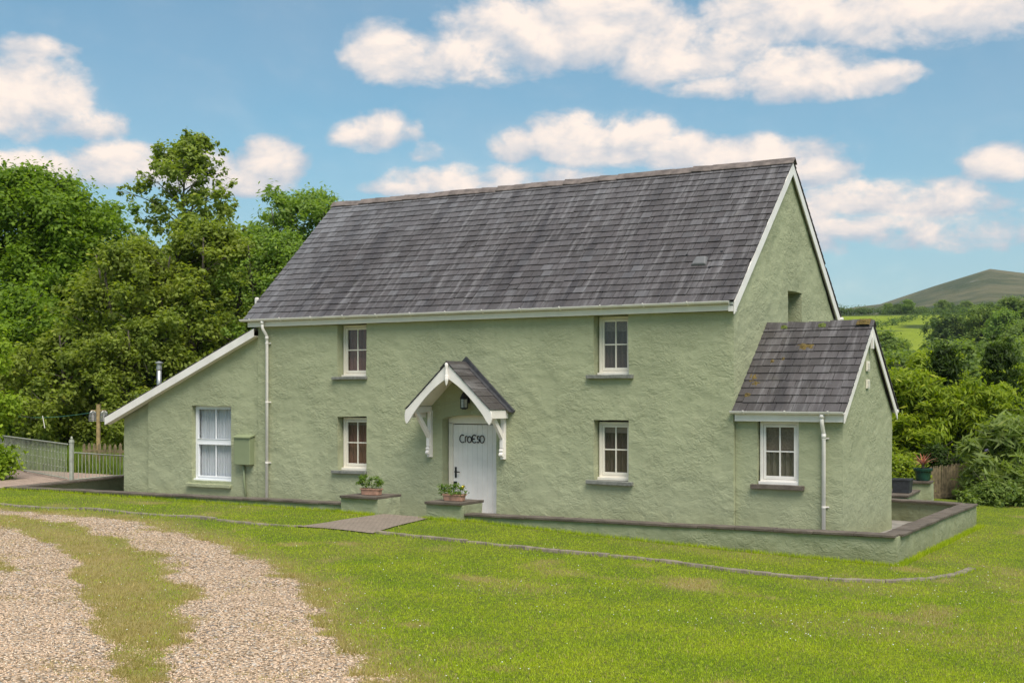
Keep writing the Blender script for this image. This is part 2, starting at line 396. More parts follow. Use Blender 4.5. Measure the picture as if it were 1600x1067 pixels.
def gravel_at(x, y):
    d = np.maximum(pdist(x, y, RIGHT_TRACK), pdist(x, y, LEFT_TRACK))
    near = np.clip((-y - 10.0) / 4.0, 0, 1)            # the middle strip thins out towards the camera
    d = d + near * .42 * (pdist(x, y, [(-1.6, -12.2), (.4, -14), (-.4, -17), (-3.8, -14.5), (-4.5, -12), (-3, -10.8)]) > -.4)
    strip = pdist(x, y, MIDSTRIP) + (vnoise(x, y, 1.9, 16) - .5) * .55; d = d - .30 * np.clip((strip + .35) / .5, 0, 1)
    return d - .07 + (vnoise(x, y, 1.3, 1) - .5) * .38 + (vnoise(x, y, 4.5, 2) - .5) * .35

def ground_mat():
    m, t, b = new_mat('lawn_and_gravel'); p = geo(t)
    g = t.node('ShaderNodeAttribute', attribute_name='gravel').outputs['Fac']
    dry = t.node('ShaderNodeAttribute', attribute_name='dry').outputs['Fac']
    brk = t.m('ADD', g, t.m('MULTIPLY', t.m('SUBTRACT', t.noise(p, 9, 6, .7), .5), .6))
    mask = t.ramp(brk, -.10, .14)
    # turf
    c = t.mix(t.ramp(t.noise(p, .9, 5), .3, .7), (.15, .22, .008), (.27, .32, .014))
    c = t.mix(t.ramp(t.noise(p, 28, 4, .7), .35, .75), tuple(x * .45 for x in (.11, .15, .02)), c)
    c = t.mix(t.m('MULTIPLY', dry, .8), c, (.30, .225, .10))
    # gravel, each stone its own tone
    v1 = t.node('ShaderNodeTexVoronoi'); t.l.new(p, v1.inputs['Vector']); v1.inputs['Scale'].default_value = 30
    sp = t.n.new('ShaderNodeSeparateColor'); t.l.new(v1.outputs['Color'], sp.inputs[0])
    gc = t.mix(sp.outputs[0], (.33, .225, .135), (.72, .54, .38))
    gc = t.mix(t.ramp(sp.outputs[1], .8, .95), gc, (.60, .55, .48))
    gc = t.mix(t.ramp(sp.outputs[2], .82, .95), gc, (.20, .19, .18))
    gc = t.mix(t.ramp(v1.outputs['Distance'], .35, .75), gc, (.12, .085, .05))
    gc = t.mix(t.m('MULTIPLY', t.ramp(t.noise(p, 1.4, 5), .45, .7), .35), gc, (.30, .22, .13))
    t.l.new(t.mix(mask, c, gc), b.inputs['Base Color'])
    b.inputs['Roughness'].default_value = .95; b.inputs['Specular IOR Level'].default_value = .2
    hh = t.m('MULTIPLY', t.m('SUBTRACT', 1.0, v1.outputs['Distance']), mask)
    hh = t.m('ADD', hh, t.m('MULTIPLY', t.noise(p, 40, 4), .8))
    bump(t, b, hh, .8, .02)
    return m
M_ground = ground_mat()
def dry_at(x, y):
    a = np.clip(1 - np.abs(gravel_at(x, y)) / .9, 0, 1) * .75
    mid = np.clip((pdist(x, y, MIDSTRIP) + .6) / .7, 0, 1) * (.72 + .28 * vnoise(x, y, 2.1, 14))
    sp = np.clip((vnoise(x, y, .55, 7) - .60) * 1.7, 0, 1) * .45 + np.clip((vnoise(x, y, 1.5, 8) - .68) * 3, 0, 1) * .8 * (vnoise(x, y, .4, 15) > .45) + .03
    return np.clip(np.maximum(np.maximum(a, mid), sp), 0, 1)
def near_sheet():
    st = .11
    xs = np.arange(-34, 15.01, st); ys = np.arange(-24, 11.01, st)
    X, Y = np.meshgrid(xs, ys); Z = gz(X, Y)
    G = gravel_at(X, Y); D = dry_at(X, Y); nx, ny = len(xs), len(ys)
    V = np.stack([X, Y, Z], -1).reshape(-1, 3)
    cx, cy = X[:-1, :-1] + st / 2, Y[:-1, :-1] + st / 2
    keep = ~((pdist(cx, cy, YARD) > -.08) | (pdist(cx, cy, PATIO) > .1))
    gm = gravel_at(cx, cy) > 0
    idx = np.arange(nx * ny).reshape(ny, nx)
    q = np.stack([idx[:-1, :-1], idx[:-1, 1:], idx[1:, 1:], idx[1:, :-1]], -1)
    for name, sel in (('lawn', keep & ~gm), ('driveway', keep & gm)):
        f = q[sel]; u, inv = np.unique(f, return_inverse=True); inv = inv.reshape(f.shape)
        me = bpy.data.meshes.new(name); me.vertices.add(len(u)); me.vertices.foreach_set('co', V[u].astype(np.float32).ravel())
        me.loops.add(inv.size); me.loops.foreach_set('vertex_index', inv.ravel().astype(np.int32))
        me.polygons.add(len(f)); me.polygons.foreach_set('loop_start', np.arange(0, inv.size, 4, dtype=np.int32))
        me.update(calc_edges=True)
        for nm, A in (('gravel', G), ('dry', D)):
            at = me.attributes.new(nm, 'FLOAT', 'POINT'); at.data.foreach_set('value', A.ravel()[u].astype(np.float32))
        me.polygons.foreach_set('use_smooth', [True] * len(f))
        me.materials.append(M_ground); o = bpy.data.objects.new(name, me); C.objects.link(o); tag(o, kind='structure')
near_sheet()

# --- far country: one sheet from the garden out to the hill
def hill_line(u):
    """skyline height over distance for a bearing u = right / forward seen from the garden"""
    return np.interp(u, [-1.2, -.6, -.2, .1, .2, .2675, .295, .309, .3245, .3465, .358, .3775, .40, .45, .55, .75, 1.2, 2],
                     [.03, .03, .035, .05, .060, .0665, .0705, .0755, .0815, .0892, .0945, .0968, .0945, .088, .075, .06, .04, .03])
def terrain(x, y):
    dx, dy = x - CAMX, y - CAMY
    d = dx * FW[0] + dy * FW[1]; l = dx * RT[0] + dy * RT[1]; rr = np.hypot(dx, dy)
    u = l / np.maximum(d, 1); u = np.where(d < 1, np.sign(l) * 2, u)
    valley = np.interp(rr, [0, 60, 110, 160, 240, 330, 520, 700, 1000], [-3.5, -3.5, -4, -2, 4, 13.5, 33, 38, 44])
    t_ = np.clip((rr - 800) / 1200, 0, 1); t_ = t_ ** 1.35
    back = np.clip((rr - 2000) / 2500, 0, 1)
    top = hill_line(u) * 2000 / np.where(d > 1, rr / np.maximum(d, 1), 1).clip(1, 1.3) + 2.7 - 3
    rough = 6 * (vnoise(x, y, .004, 3) - .5) * t_ + 2.0 * (vnoise(x, y, .02, 5) - .5) * t_ + .6 * (vnoise(x, y, .07, 6) - .5) * t_
    tor = 3.5 * np.exp(-((u - .344) / .006) ** 2) * np.exp(-((rr - 2000) / 160) ** 2) + 2.5 * np.exp(-((u - .372) / .008) ** 2) * np.exp(-((rr - 2000) / 160) ** 2)
    h = valley + (top - 44) * t_ * (rr > 800) - back * 120 + rough + tor
    side = np.clip((u + .1) / .25, 0, 1)          # towards the wood on the left the land stays level
    h = h * side + (.3 + 6 * np.clip((rr - 120) / 600, 0, 1)) * (1 - side)
    near = np.clip((rr - 34) / 22, 0, 1); near = near * near * (3 - 2 * near)
    return h * near + (gz(np.clip(x, -60, 60), np.clip(y, -60, 60)) - .12) * (1 - near)
def terrain_mat():
    m, t, b = new_mat('countryside'); p = geo(t)
    z = t.node('ShaderNodeAttribute', attribute_name='zone').outputs['Fac']   # 0 rough pasture, 1 bright field, 2 moor
    rough = t.mix(t.ramp(t.noise(p, .05, 6), .35, .65), (.05, .075, .018), (.09, .12, .03))
    field = t.mix(t.ramp(t.noise(p, .02, 5), .3, .7), (.20, .26, .022), (.25, .31, .035))
    moor = t.mix(t.ramp(t.noise(t.scale(p, (1, 1, 4)), .006, 8, .65), .38, .62), (.048, .068, .022), (.150, .138, .070))
    moor = t.mix(t.m('MULTIPLY', t.ramp(t.noise(p, .03, 8, .75), .60, .68), .7), moor, (.22, .21, .19))
    moor = t.mix(t.m('MULTIPLY', t.ramp(t.noise(p, .012, 8, .7), .52, .62), .5), moor, (.05, .07, .03))
    c = t.mix(t.ramp(z, .3, .7), rough, field)
    c = t.mix(t.ramp(z, 1.3, 1.7), c, moor)
    t.l.new(c, b.inputs['Base Color']); b.inputs['Roughness'].default_value = 1; b.inputs['Specular IOR Level'].default_value = .1
    bump(t, b, t.m('MULTIPLY', t.noise(p, .02, 8, .7), 1.0), 1.0, 14.0)
    return m
def far_sheet():
    rs = np.concatenate([np.linspace(6, 60, 40), np.geomspace(62, 900, 90), np.geomspace(915, 2400, 90), np.geomspace(2450, 3000, 6)])
    an = np.concatenate([np.linspace(0, 1.0, 60, endpoint=False), np.linspace(1.0, 1.6, 300, endpoint=False), np.linspace(1.6, 2 * math.pi, 120, endpoint=False)])
    A, Rr = np.meshgrid(an, rs); X = Rr * np.cos(A) + 2; Y = Rr * np.sin(A) - 5
    Z = terrain(X, Y); V = np.stack([X, Y, Z], -1).reshape(-1, 3)
    dx, dy = X - CAMX, Y - CAMY; d = dx * FW[0] + dy * FW[1]; l = dx * RT[0] + dy * RT[1]; u = l / np.maximum(d, 1); rr = np.hypot(dx, dy)
    zone = ((rr > 215) & (rr < 505) & (d > 0) & (u > .1) & (u < .385)).astype(float) * 1.0
    zone = np.where(np.abs(rr - (415 + 60 * (u - .3) * 8)) < 10, 0, zone)
    zone = np.where(rr > 900, 2.0, zone)
    zone = np.where((rr > 560) & (rr < 800) & (vnoise(X, Y, .006, 9) > .5), 1.0, zone)
    n, k = len(an), len(rs); idx = np.arange(n * k).reshape(k, n); nxt = np.roll(idx, -1, 1)
    f = np.stack([idx[:-1], nxt[:-1], nxt[1:], idx[1:]], -1).reshape(-1, 4)
    hub = len(V)
    me = bpy.data.meshes.new('countryside'); fs = f.tolist() + [(hub, int(idx[0, j]), int(nxt[0, j])) for j in range(n)]
    fs = [tuple(q) for q in fs]
    me.from_pydata(V.tolist() + [(2, -5, float(terrain(np.array(2.), np.array(-5.)))) - 0 if False else (2.0, -5.0, -.35)], [], fs)
    at = me.attributes.new('zone', 'FLOAT', 'POINT'); at.data.foreach_set('value', np.append(zone.ravel(), 0).astype(np.float32))
    me.polygons.foreach_set('use_smooth', [True] * len(fs)); me.materials.append(terrain_mat())
    o = bpy.data.objects.new('terrain', me); C.objects.link(o); tag(o, kind='structure')
    # the low ring inside the garden sits under the lawn and yard
    co = np.empty(len(me.vertices) * 3, np.float32); me.vertices.foreach_get('co', co); co = co.reshape(-1, 3)
    inn = np.hypot(co[:, 0] - 2, co[:, 1] + 5) < 26
    co[inn, 2] = np.minimum(co[inn, 2], -.55); me.vertices.foreach_set('co', co.ravel())
far_sheet()

# ------------------------------------------------------------------ the cottage
L0, D0 = -11.84, 6.28      # main range runs x L0..0, y 0..D0
def wnoise(p, a=.016):
    q = Vector(p); v = mnoise.noise_vector(q * 1.3) * a + mnoise.noise_vector(q * 4.1) * a * .55
    return q + v
def grid_wall(name, mat, bm, step, amp, parent):
    bmesh.ops.remove_doubles(bm, verts=bm.verts, dist=.0005)
    xs = [v.co for v in bm.verts]
    lo = [min(c[i] for c in xs) for i in range(3)]; hi = [max(c[i] for c in xs) for i in range(3)]
    for ax in range(3):
        no = [0, 0, 0]; no[ax] = 1; k = lo[ax] + step
        while k < hi[ax] - step * .3:
            co = [0, 0, 0]; co[ax] = k
            bmesh.ops.bisect_plane(bm, geom=bm.verts[:] + bm.edges[:] + bm.faces[:], plane_co=co, plane_no=no, dist=.0004)
            k += step
    for v in bm.verts: v.co = wnoise(v.co, amp)
    for f in bm.faces: f.smooth = True
    me = bpy.data.meshes.new(name); bm.to_mesh(me); bm.free(); me.materials.append(mat)
    me.set_sharp_from_angle(angle=R(40))
    o = bpy.data.objects.new(name, me); C.objects.link(o); o.parent = parent
    return o
def face(bm, pts): return bm.faces.new([bm.verts.new(p) for p in pts])
def front_wall(bm, x0, x1, z0, z1, y, opens, depth, top=None):
    """wall in plane y with rectangular openings (a,b,c,d) and their reveals going in by depth; top(x) clips a sloping head"""
    xs = sorted({x0, x1} | {o[0] for o in opens} | {o[1] for o in opens})
    zs = sorted({z0, z1} | {min(o[2], z1) for o in opens} | {min(o[3], z1) for o in opens})
    for i in range(len(xs) - 1):
        for j in range(len(zs) - 1):
            a, b, c, d = xs[i], xs[i + 1], zs[j], zs[j + 1]; mx, mz = (a + b) / 2, (c + d) / 2
            if any(o[0] < mx < o[1] and o[2] < mz < o[3] for o in opens): continue
            face(bm, [(a, y, c), (b, y, c), (b, y, d), (a, y, d)])
    for (a, b, c, d) in opens:
        d = min(d, z1)
        face(bm, [(a, y, c), (a, y, d), (a, y + depth, d), (a, y + depth, c)])
        face(bm, [(b, y, c), (b, y + depth, c), (b, y + depth, d), (b, y, d)])
        face(bm, [(a, y, c), (a, y + depth, c), (b, y + depth, c), (b, y, c)])
        face(bm, [(a, y, d), (b, y, d), (b, y + depth, d), (a, y + depth, d)])

house = empty('cottage', (0, 0, 0), label='sage green rendered cottage with grey slate roof, lean-to and white porch', cat='cottage')
EZ = 4.22; RZ = 7.45; RY = D0 / 2
opens = [(-9.46, -8.64, 3.02, 4.3), (-9.46, -8.64, .93, 2.15), (-2.95, -2.19, 3.02, 4.3), (-2.95, -2.19, .94, 2.14), (-6.60, -5.24, -.1, 2.22)]
bm = bmesh.new()
front_wall(bm, L0, 0, -.25, EZ, 0, opens, .28)
# shallow arch over the door: spandrels filled under the square head
n = 10
for i in range(n):
    a = -6.60 + 1.36 * i / n; b = -6.60 + 1.36 * (i + 1) / n
    ar = lambda x: 2.12 + .085 * math.sqrt(max(0, 1 - ((x + 5.92) / .68) ** 2))
    face(bm, [(a, 0, ar(a)), (b, 0, ar(b)), (b, 0, 2.22), (a, 0, 2.22)]); face(bm, [(a, 0, ar(a)), (a, .28, ar(a)), (b, .28, ar(b)), (b, 0, ar(b))])
# right gable with the blind recess
N0, N1, NZ0, NZ1 = 3.02, 3.93, 3.6, 4.80
gz_top = lambda y: EZ + (RZ - .08 - EZ) * (1 - abs(y - RY) / RY)
ysx = sorted({0, D0, RY, N0, N1})
for i in range(len(ysx) - 1):
    a, b = ysx[i], ysx[i + 1]
    if a >= N0 and b <= N1:
        face(bm, [(0, a, -.25), (0, b, -.25), (0, b, NZ0), (0, a, NZ0)])
        face(bm, [(0, a, NZ1), (0, b, NZ1), (0, b, gz_top(b)), (0, a, gz_top(a))])
    else:
        face(bm, [(0, a, -.25), (0, b, -.25), (0, b, gz_top(b)), (0, a, gz_top(a))])
dN = .32
face(bm, [(0, N0, NZ0), (0, N0, NZ1), (-dN, N0, NZ1), (-dN, N0, NZ0)]); face(bm, [(0, N1, NZ0), (-dN, N1, NZ0), (-dN, N1, NZ1), (0, N1, NZ1)])
face(bm, [(0, N0, NZ1), (0, N1, NZ1), (-dN, N1, NZ1), (-dN, N0, NZ1)]); face(bm, [(0, N0, NZ0), (-dN, N0, NZ0), (-dN, N1, NZ0), (0, N1, NZ0)])
face(bm, [(-dN, N0, NZ0), (-dN, N0, NZ1), (-dN, N1, NZ1), (-dN, N1, NZ0)])
for a, b in ((0, RY), (RY, D0)): face(bm, [(L0, a, -.25), (L0, a, gz_top(a)), (L0, b, gz_top(b)), (L0, b, -.25)])
face(bm, [(L0, D0, -.25), (L0, D0, EZ), (0, D0, EZ), (0, D0, -.25)])
wall = grid_wall('wall', M_wall, bm, .13, .017, house)
# lean-to wall on the left
LT0 = -16.5; lt_top = lambda x: 2.075 + (x - LT0) * .4215
bm = bmesh.new()
W3 = (-14.02, -12.72, .55, 2.36); YL = .035
cols = sorted({LT0, -15.52, W3[0], W3[1], L0 + .02})
for i in range(len(cols) - 1):
    a, b = cols[i], cols[i + 1]; y = YL + (.10 if b <= -15.5 else 0)
    if a >= W3[0] - 1e-6 and b <= W3[1] + 1e-6:
        face(bm, [(a, y, -.25), (b, y, -.25), (b, y, W3[2]), (a, y, W3[2])]); face(bm, [(a, y, W3[3]), (b, y, W3[3]), (b, y, lt_top(b)), (a, y, lt_top(a))])
    else: face(bm, [(a, y, -.25), (b, y, -.25), (b, y, lt_top(b)), (a, y, lt_top(a))])
face(bm, [(-15.52, YL, -.25), (-15.52, YL, lt_top(-15.52)), (-15.52, YL + .10, lt_top(-15.52)), (-15.52, YL + .10, -.25)])
a, b, c, d_ = W3; y = YL; dp = .2
face(bm, [(a, y, c), (a, y, d_), (a, y + dp, d_), (a, y + dp, c)]); face(bm, [(b, y, c), (b, y + dp, c), (b, y + dp, d_), (b, y, d_)])
face(bm, [(a, y, c), (a, y + dp, c), (b, y + dp, c), (b, y, c)]); face(bm, [(a, y, d_), (b, y, d_), (b, y + dp, d_), (a, y + dp, d_)])
face(bm, [(LT0, YL + .10, -.25), (LT0, YL + .10, lt_top(LT0)), (LT0, D0, lt_top(LT0)), (LT0, D0, -.25)])
face(bm, [(LT0, D0, -.25), (LT0, D0, lt_top(LT0)), (L0, D0, lt_top(L0)), (L0, D0, -.25)])
grid_wall('lean_to_wall', M_wall, bm, .13, .016, house)
# right extension
XE, YE0, YE1 = 2.03, .10, 3.42; EEZ, ERZ = 2.27, 3.90; EYM = (YE0 + YE1) / 2
WE = (.42, 1.22, .98, 2.17)
bm = bmesh.new()
front_wall(bm, 0.005, XE, -.35, EEZ, YE0, [WE], .2)
et = lambda y: EEZ + (ERZ - EEZ) * (1 - abs(y - EYM) / (EYM - YE0))
for a, b in ((YE0, EYM), (EYM, YE1)): face(bm, [(XE, a, -.35), (XE, b, -.35), (XE, b, et(b)), (XE, a, et(a))])
face(bm, [(XE, YE1, -.35), (XE, YE1, EEZ), (0.005, YE1, EEZ), (0.005, YE1, -.35)])
grid_wall('extension_wall', M_wall, bm, .13, .016, house)

# --- windows: frame > pane, sill, curtain
def pleat(mb, x0, x1, y, z0, z1, amp=.018, waves=9, n=64):
    vs = []
    for i in range(n + 1):
        x = x0 + (x1 - x0) * i / n; yy = y + amp * math.sin(i / n * waves * 2 * math.pi) + amp * .5 * math.sin(i * 1.7)
        vs += [(x, yy, z0), (x, yy, z1)]
    mb.add(vs, [(2 * i, 2 * i + 2, 2 * i + 3, 2 * i + 1) for i in range(n)])
def window(x0, x1, z0, z1, y, wood, curtain, label=None, sill=(-.1, .08), sillmat=M_sill, bars=True):
    """casement of four panes in the opening x0..x1, z0..z1, its outer face at y"""
    f = .055; mb = MB()
    mb.box(x0, x0 + f, y, y + .07, z0, z1); mb.box(x1 - f, x1, y, y + .07, z0, z1)
    mb.box(x0 + f, x1 - f, y + .002, y + .068, z1 - f, z1); mb.box(x0 + f, x1 - f, y + .002, y + .068, z0, z0 + f)
    g = f + .006; s_ = .045                                         # the sash inside the frame
    a, b, c, d = x0 + g, x1 - g, z0 + g, z1 - g
    mb.box(a, a + s_, y + .014, y + .06, c, d); mb.box(b - s_, b, y + .014, y + .06, c, d)
    mb.box(a + s_, b - s_, y + .016, y + .058, d - s_, d); mb.box(a + s_, b - s_, y + .016, y + .058, c, c + s_ * 1.3)
    xm, zm = (a + b) / 2, (c + d) / 2 + .01
    mb.box(xm - .013, xm + .013, y + .02, y + .055, c + s_ * 1.3, d - s_)
    mb.box(a + s_, b - s_, y + .022, y + .053, zm - .013, zm + .013)
    mb.box(x0 - .015, x1 + .015, y - .055, y + .0, z0 - .035, z0 + .02)      # projecting wooden cill
    fr = mb.build('window', wood, house, bevel=.004)
    if label: fr['label'] = label
    p = MB(); p.box(a + s_ - .003, b - s_ + .003, y + .034, y + .04, c + s_, d - s_ + .003); p.build('pane', M_glass, fr)
    s = MB(); s.box(x0 + sill[0], x1 + sill[1], -.075 if y < 1 else 0, y - .06, z0 - .10, z0 - .045)
    if curtain:
        k = MB(); pleat(k, x0, x1, y + .14, z0 - .05, z1 + .05, waves=6); k.build('curtain', curtain, fr, smooth=True)
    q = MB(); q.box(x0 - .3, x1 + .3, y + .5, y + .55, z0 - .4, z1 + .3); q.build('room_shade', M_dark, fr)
    return fr
def sill(fr, x0, x1, y0, y1, z0, z1, mat=M_sill):
    bm = bmesh.new(); bmesh.ops.create_cube(bm, size=1)
    for v in bm.verts: v.co = Vector((x0 + (v.co.x + .5) * (x1 - x0), y0 + (v.co.y + .5) * (y1 - y0), z0 + (v.co.z + .5) * (z1 - z0)))
    k = x0 + .09
    while k < x1 - .05:
        bmesh.ops.bisect_plane(bm, geom=bm.verts[:] + bm.edges[:] + bm.faces[:], plane_co=(k, 0, 0), plane_no=(1, 0, 0)); k += .09
    for v in bm.verts: v.co = wnoise(v.co, .010)
    me = bpy.data.meshes.new('sill'); bm.to_mesh(me); bm.free(); me.materials.append(mat)
    o = bpy.data.objects.new('sill', me); C.objects.link(o); o.parent = fr
    b = o.modifiers.new('bevel', 'BEVEL'); b.width = .008; b.segments = 2
YW = .19
def blind(fr, x0, x1, y, z0, z1, mat):
    mb = MB(); n = 6
    for i in range(n): mb.box(x0, x1, y + .004 * (i % 2), y + .012 + .004 * (i % 2), z0 + (z1 - z0) * i / n, z0 + (z1 - z0) * (i + 1) / n)
    mb.build('blind', mat, fr)
w1 = window(-9.44, -8.66, 3.06, 4.20, YW, M_cream, M_rust, 'small upper left window with rust curtains')
sill(w1, -9.58, -8.60, -.075, .16, 2.97, 3.035)
w2 = window(-9.44, -8.66, .97, 2.12, YW, M_cream, M_rust, 'small lower left window with rust curtains')
sill(w2, -9.60, -8.62, -.075, .16, .87, .935)
w3 = window(-2.93, -2.21, 3.06, 4.20, YW, M_cream, M_brown, 'small upper right window with dark blind')
sill(w3, -3.10, -2.08, -.085, .16, 2.96, 3.035)
w4 = window(-2.93, -2.21, .98, 2.10, YW, M_cream, M_brown, 'small lower right window with brown blind')
sill(w4, -3.10, -2.08, -.085, .16, .87, .945)
w5 = window(.45, 1.20, 1.02, 2.15, YE0 + .07, M_white, M_beige, 'window of the right extension with beige blind')
sill(w5, .32, 1.33, YE0 - .09, YE0 + .05, .90, .985, M_coping)
M_blind = simple('pinkish_blind', (.42, .33, .29), .9, .1, 20); M_shade = simple('brown_shade', (.25, .19, .15), .9, .2, 30)
blind(w4, -2.90, -2.24, YW + .10, 1.88, 2.08, M_blind); blind(w2, -9.4, -8.7, YW + .10, 1.95, 2.1, M_shade)
blind(w5, .50, 1.16, YE0 + .16, 1.62, 2.13, M_shade); blind(w3, -2.90, -2.24, YW + .10, 3.90, 4.18, M_shade)
# uPVC window of the lean-to, two lights one above the other
y = YL + .13; mb = MB(); x0, x1, z0, z1 = W3
f = .075; zm = 1.50
mb.box(x0, x0 + f, y, y + .07, z0, z1); mb.box(x1 - f, x1, y, y + .07, z0, z1)
for a, b in ((z0, z0 + f), (zm - .05, zm + .05), (z1 - f, z1)): mb.box(x0 + f, x1 - f, y + .002, y + .068, a, b)
xm = (x0 + x1) / 2
for (c, d) in ((z0 + f, zm - .05), (zm + .05, z1 - f)):
    e = .035 if d < 1.6 else .012
    for (p, q, r_, s_) in ((x0 + f, x0 + f + e, c, d), (x1 - f - e, x1 - f, c, d), (x0 + f + e, x1 - f - e, c, c + e), (x0 + f + e, x1 - f - e, d - e, d)):
        mb.box(p, q, y - .012, y + .055, r_, s_)
    mb.box(xm - .014, xm + .014, y + .02, y + .05, c + e, d - e)
mb.box(x0 - .02, x1 + .01, y - .07, y - .0, z0 - .05, z0 + .035)
w6 = mb.build('window', M_upvc, house, bevel=.005); w6['label'] = 'taller white plastic window of the lean-to with net curtains'
p = MB(); p.box(x0 + f + .01, x1 - f - .01, y + .036, y + .042, z0 + f, z1 - f); p.build('pane', M_glass, w6)
for (c, d) in ((z0 + .02, zm - .02), (zm, z1 - .08)):
    k = MB(); pleat(k, x0 + .05, x1 - .04, y + .12, c, d, .016, 14, 120); k.build('curtain', M_net, w6, smooth=True)
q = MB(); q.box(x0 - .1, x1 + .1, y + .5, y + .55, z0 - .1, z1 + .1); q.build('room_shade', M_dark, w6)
sill(w6, W3[0] - .13, W3[1] + .02, YL - .09, YL + .06, .40, .48, M_wall)

# --- slates
def slates(name, parent, x0, x1, P0, P1, w, exposure, seed=1, attr_wear=None, clip=None, th=.013):
    """courses of separate slates from the eaves line P0=(y,z) up to P1=(y,z), lapped and slightly uneven"""
    rng = random.Random(seed); y0, z0 = P0; y1, z1 = P1
    Ls = math.hypot(y1 - y0, z1 - z0); sy, sz = (y1 - y0) / Ls, (z1 - z0) / Ls; ny, nz = -sz, sy
    rows = int(round(Ls / exposure)); ex = Ls / rows
    vs = []; fs = []; rnd = []; wear = []
    for r in range(rows):
        x = x0 - (w * .5 if r % 2 else 0) - rng.uniform(0, .03)
        rowoff = rng.uniform(-.003, .003)
        while x < x1 - .01:
            ww = w * rng.uniform(.86, 1.12) - .009
            a = max(x, x0); b = min(x + ww, x1)
            if b - a > .03:
                s0 = r * ex + rowoff + rng.uniform(-.005, .005); s1 = min(r * ex + ex * 1.55, Ls + .02)
                if r == 0: s0 -= .03
                lift = .024 + rng.uniform(0, .007); tw = rng.uniform(-.003, .003)
                if rng.random() < .03: s0 += rng.choice((-.02, .02)); tw *= 3
                quad = []
                for (xx, ss, tt) in ((a, s0, lift + tw), (b, s0, lift - tw), (b, s1, .001), (a, s1, .001)):
                    for h in (0, th): quad.append((xx, y0 + sy * ss + ny * (tt + h), z0 + sz * ss + nz * (tt + h)))
                base = len(vs); vs += quad
                fs += [tuple(base + i for i in q) for q in ((1, 3, 5, 7), (0, 6, 4, 2), (0, 2, 3, 1), (2, 4, 5, 3), (6, 0, 1, 7), (4, 6, 7, 5))]
                v = rng.random(); rnd += [v] * 6
                wv = attr_wear((a + b) / 2, r / rows, rng) if attr_wear else rng.random() ** 8 * .25
                wear += [wv] * 6
            x += ww + .009
    me = bpy.data.meshes.new(name); me.from_pydata(vs, [], fs); me.materials.append(M_slate)
    for nm, A in (('rnd', rnd), ('wear', wear)):
        at = me.attributes.new(nm, 'FLOAT', 'FACE'); at.data.foreach_set('value', np.array(A, np.float32))
    o = bpy.data.objects.new(name, me); C.objects.link(o); o.parent = parent
    return o
RX0, RX1 = -12.10, .09
def main_wear(x, v, rng):
    k = max(0, 1 - (x - RX0) / 1.8) * .6 + max(0, (v - .55) / .45) * max(.25, 1 - (x - RX0) / 10) * .75
    return min(1, k * rng.uniform(.3, 1.3) + (rng.random() ** 8) * .5)
EV = (-.20, 4.385); RG = (RY, RZ + .03)
mb = MB()          # roof deck under the slates, front and back slopes
mb.prism([(RX0 + .03, EV[0] + .05, EV[1] + .0), (RX0 + .03, RG[0], RG[1] - .045), (RX0 + .03, 2 * RY - EV[0], EV[1]), (RX0 + .03, 2 * RY - EV[0], EV[1] - .05), (RX0 + .03, RG[0], RG[1] - .12), (RX0 + .03, EV[0] + .05, EV[1] - .05)], (RX1 - RX0 - .06, 0, 0))
roof = mb.build('roof', M_slate, house)
slates('slates', roof, RX0, RX1, EV, RG, .262, .205, 3, main_wear)
# back slope
def back_slates(name, parent, x0, x1, P0, P1, w, ex, seed, ym):
    o = slates(name, parent, x0, x1, P0, P1, w, ex, seed); me = o.data
    for v in me.vertices: v.co.y = 2 * ym - v.co.y
    me.flip_normals(); return o
back_slates('slates', roof, RX0, RX1, EV, RG, .262, .205, 5, RY)
def ridge(parent, x0, x1, y, z, ang, n, wdt=.17, seed=2, mat=M_ridge):
    rng = random.Random(seed); mb = MB(); st = (x1 - x0) / n
    c, s = math.cos(ang), math.sin(ang)
    for i in range(n):
        a = x0 + i * st - .01; b = a + st + .012; dz = rng.uniform(-.006, .012); tl = rng.uniform(-.008, .008); e = .018
        def sec(x, dz, g=0): return [(x, y - c * wdt, z - s * wdt + dz), (x, y, z + dz + .012), (x, y + c * wdt, z - s * wdt + dz), (x, y + c * wdt, z - s * wdt + dz - e), (x, y, z + dz - e * .5), (x, y - c * wdt, z - s * wdt + dz - e)]
        A = sec(a, dz + .012 - tl); B = sec(b, dz + tl)
        mb.add(A + B, [(0, 6, 7, 1), (1, 7, 8, 2), (2, 8, 9, 3), (3, 9, 10, 4), (4, 10, 11, 5), (5, 11, 6, 0), (0, 1, 2, 3, 4, 5), (11, 10, 9, 8, 7, 6)])
    return mb.build('ridge_tiles', mat, parent, bevel=.004)
PA = math.atan2(RG[1] - EV[1], RG[0] - EV[0])
ridge(roof, RX0 - .03, RX1 + .03, RG[0], RG[1] + .07, PA, 27)
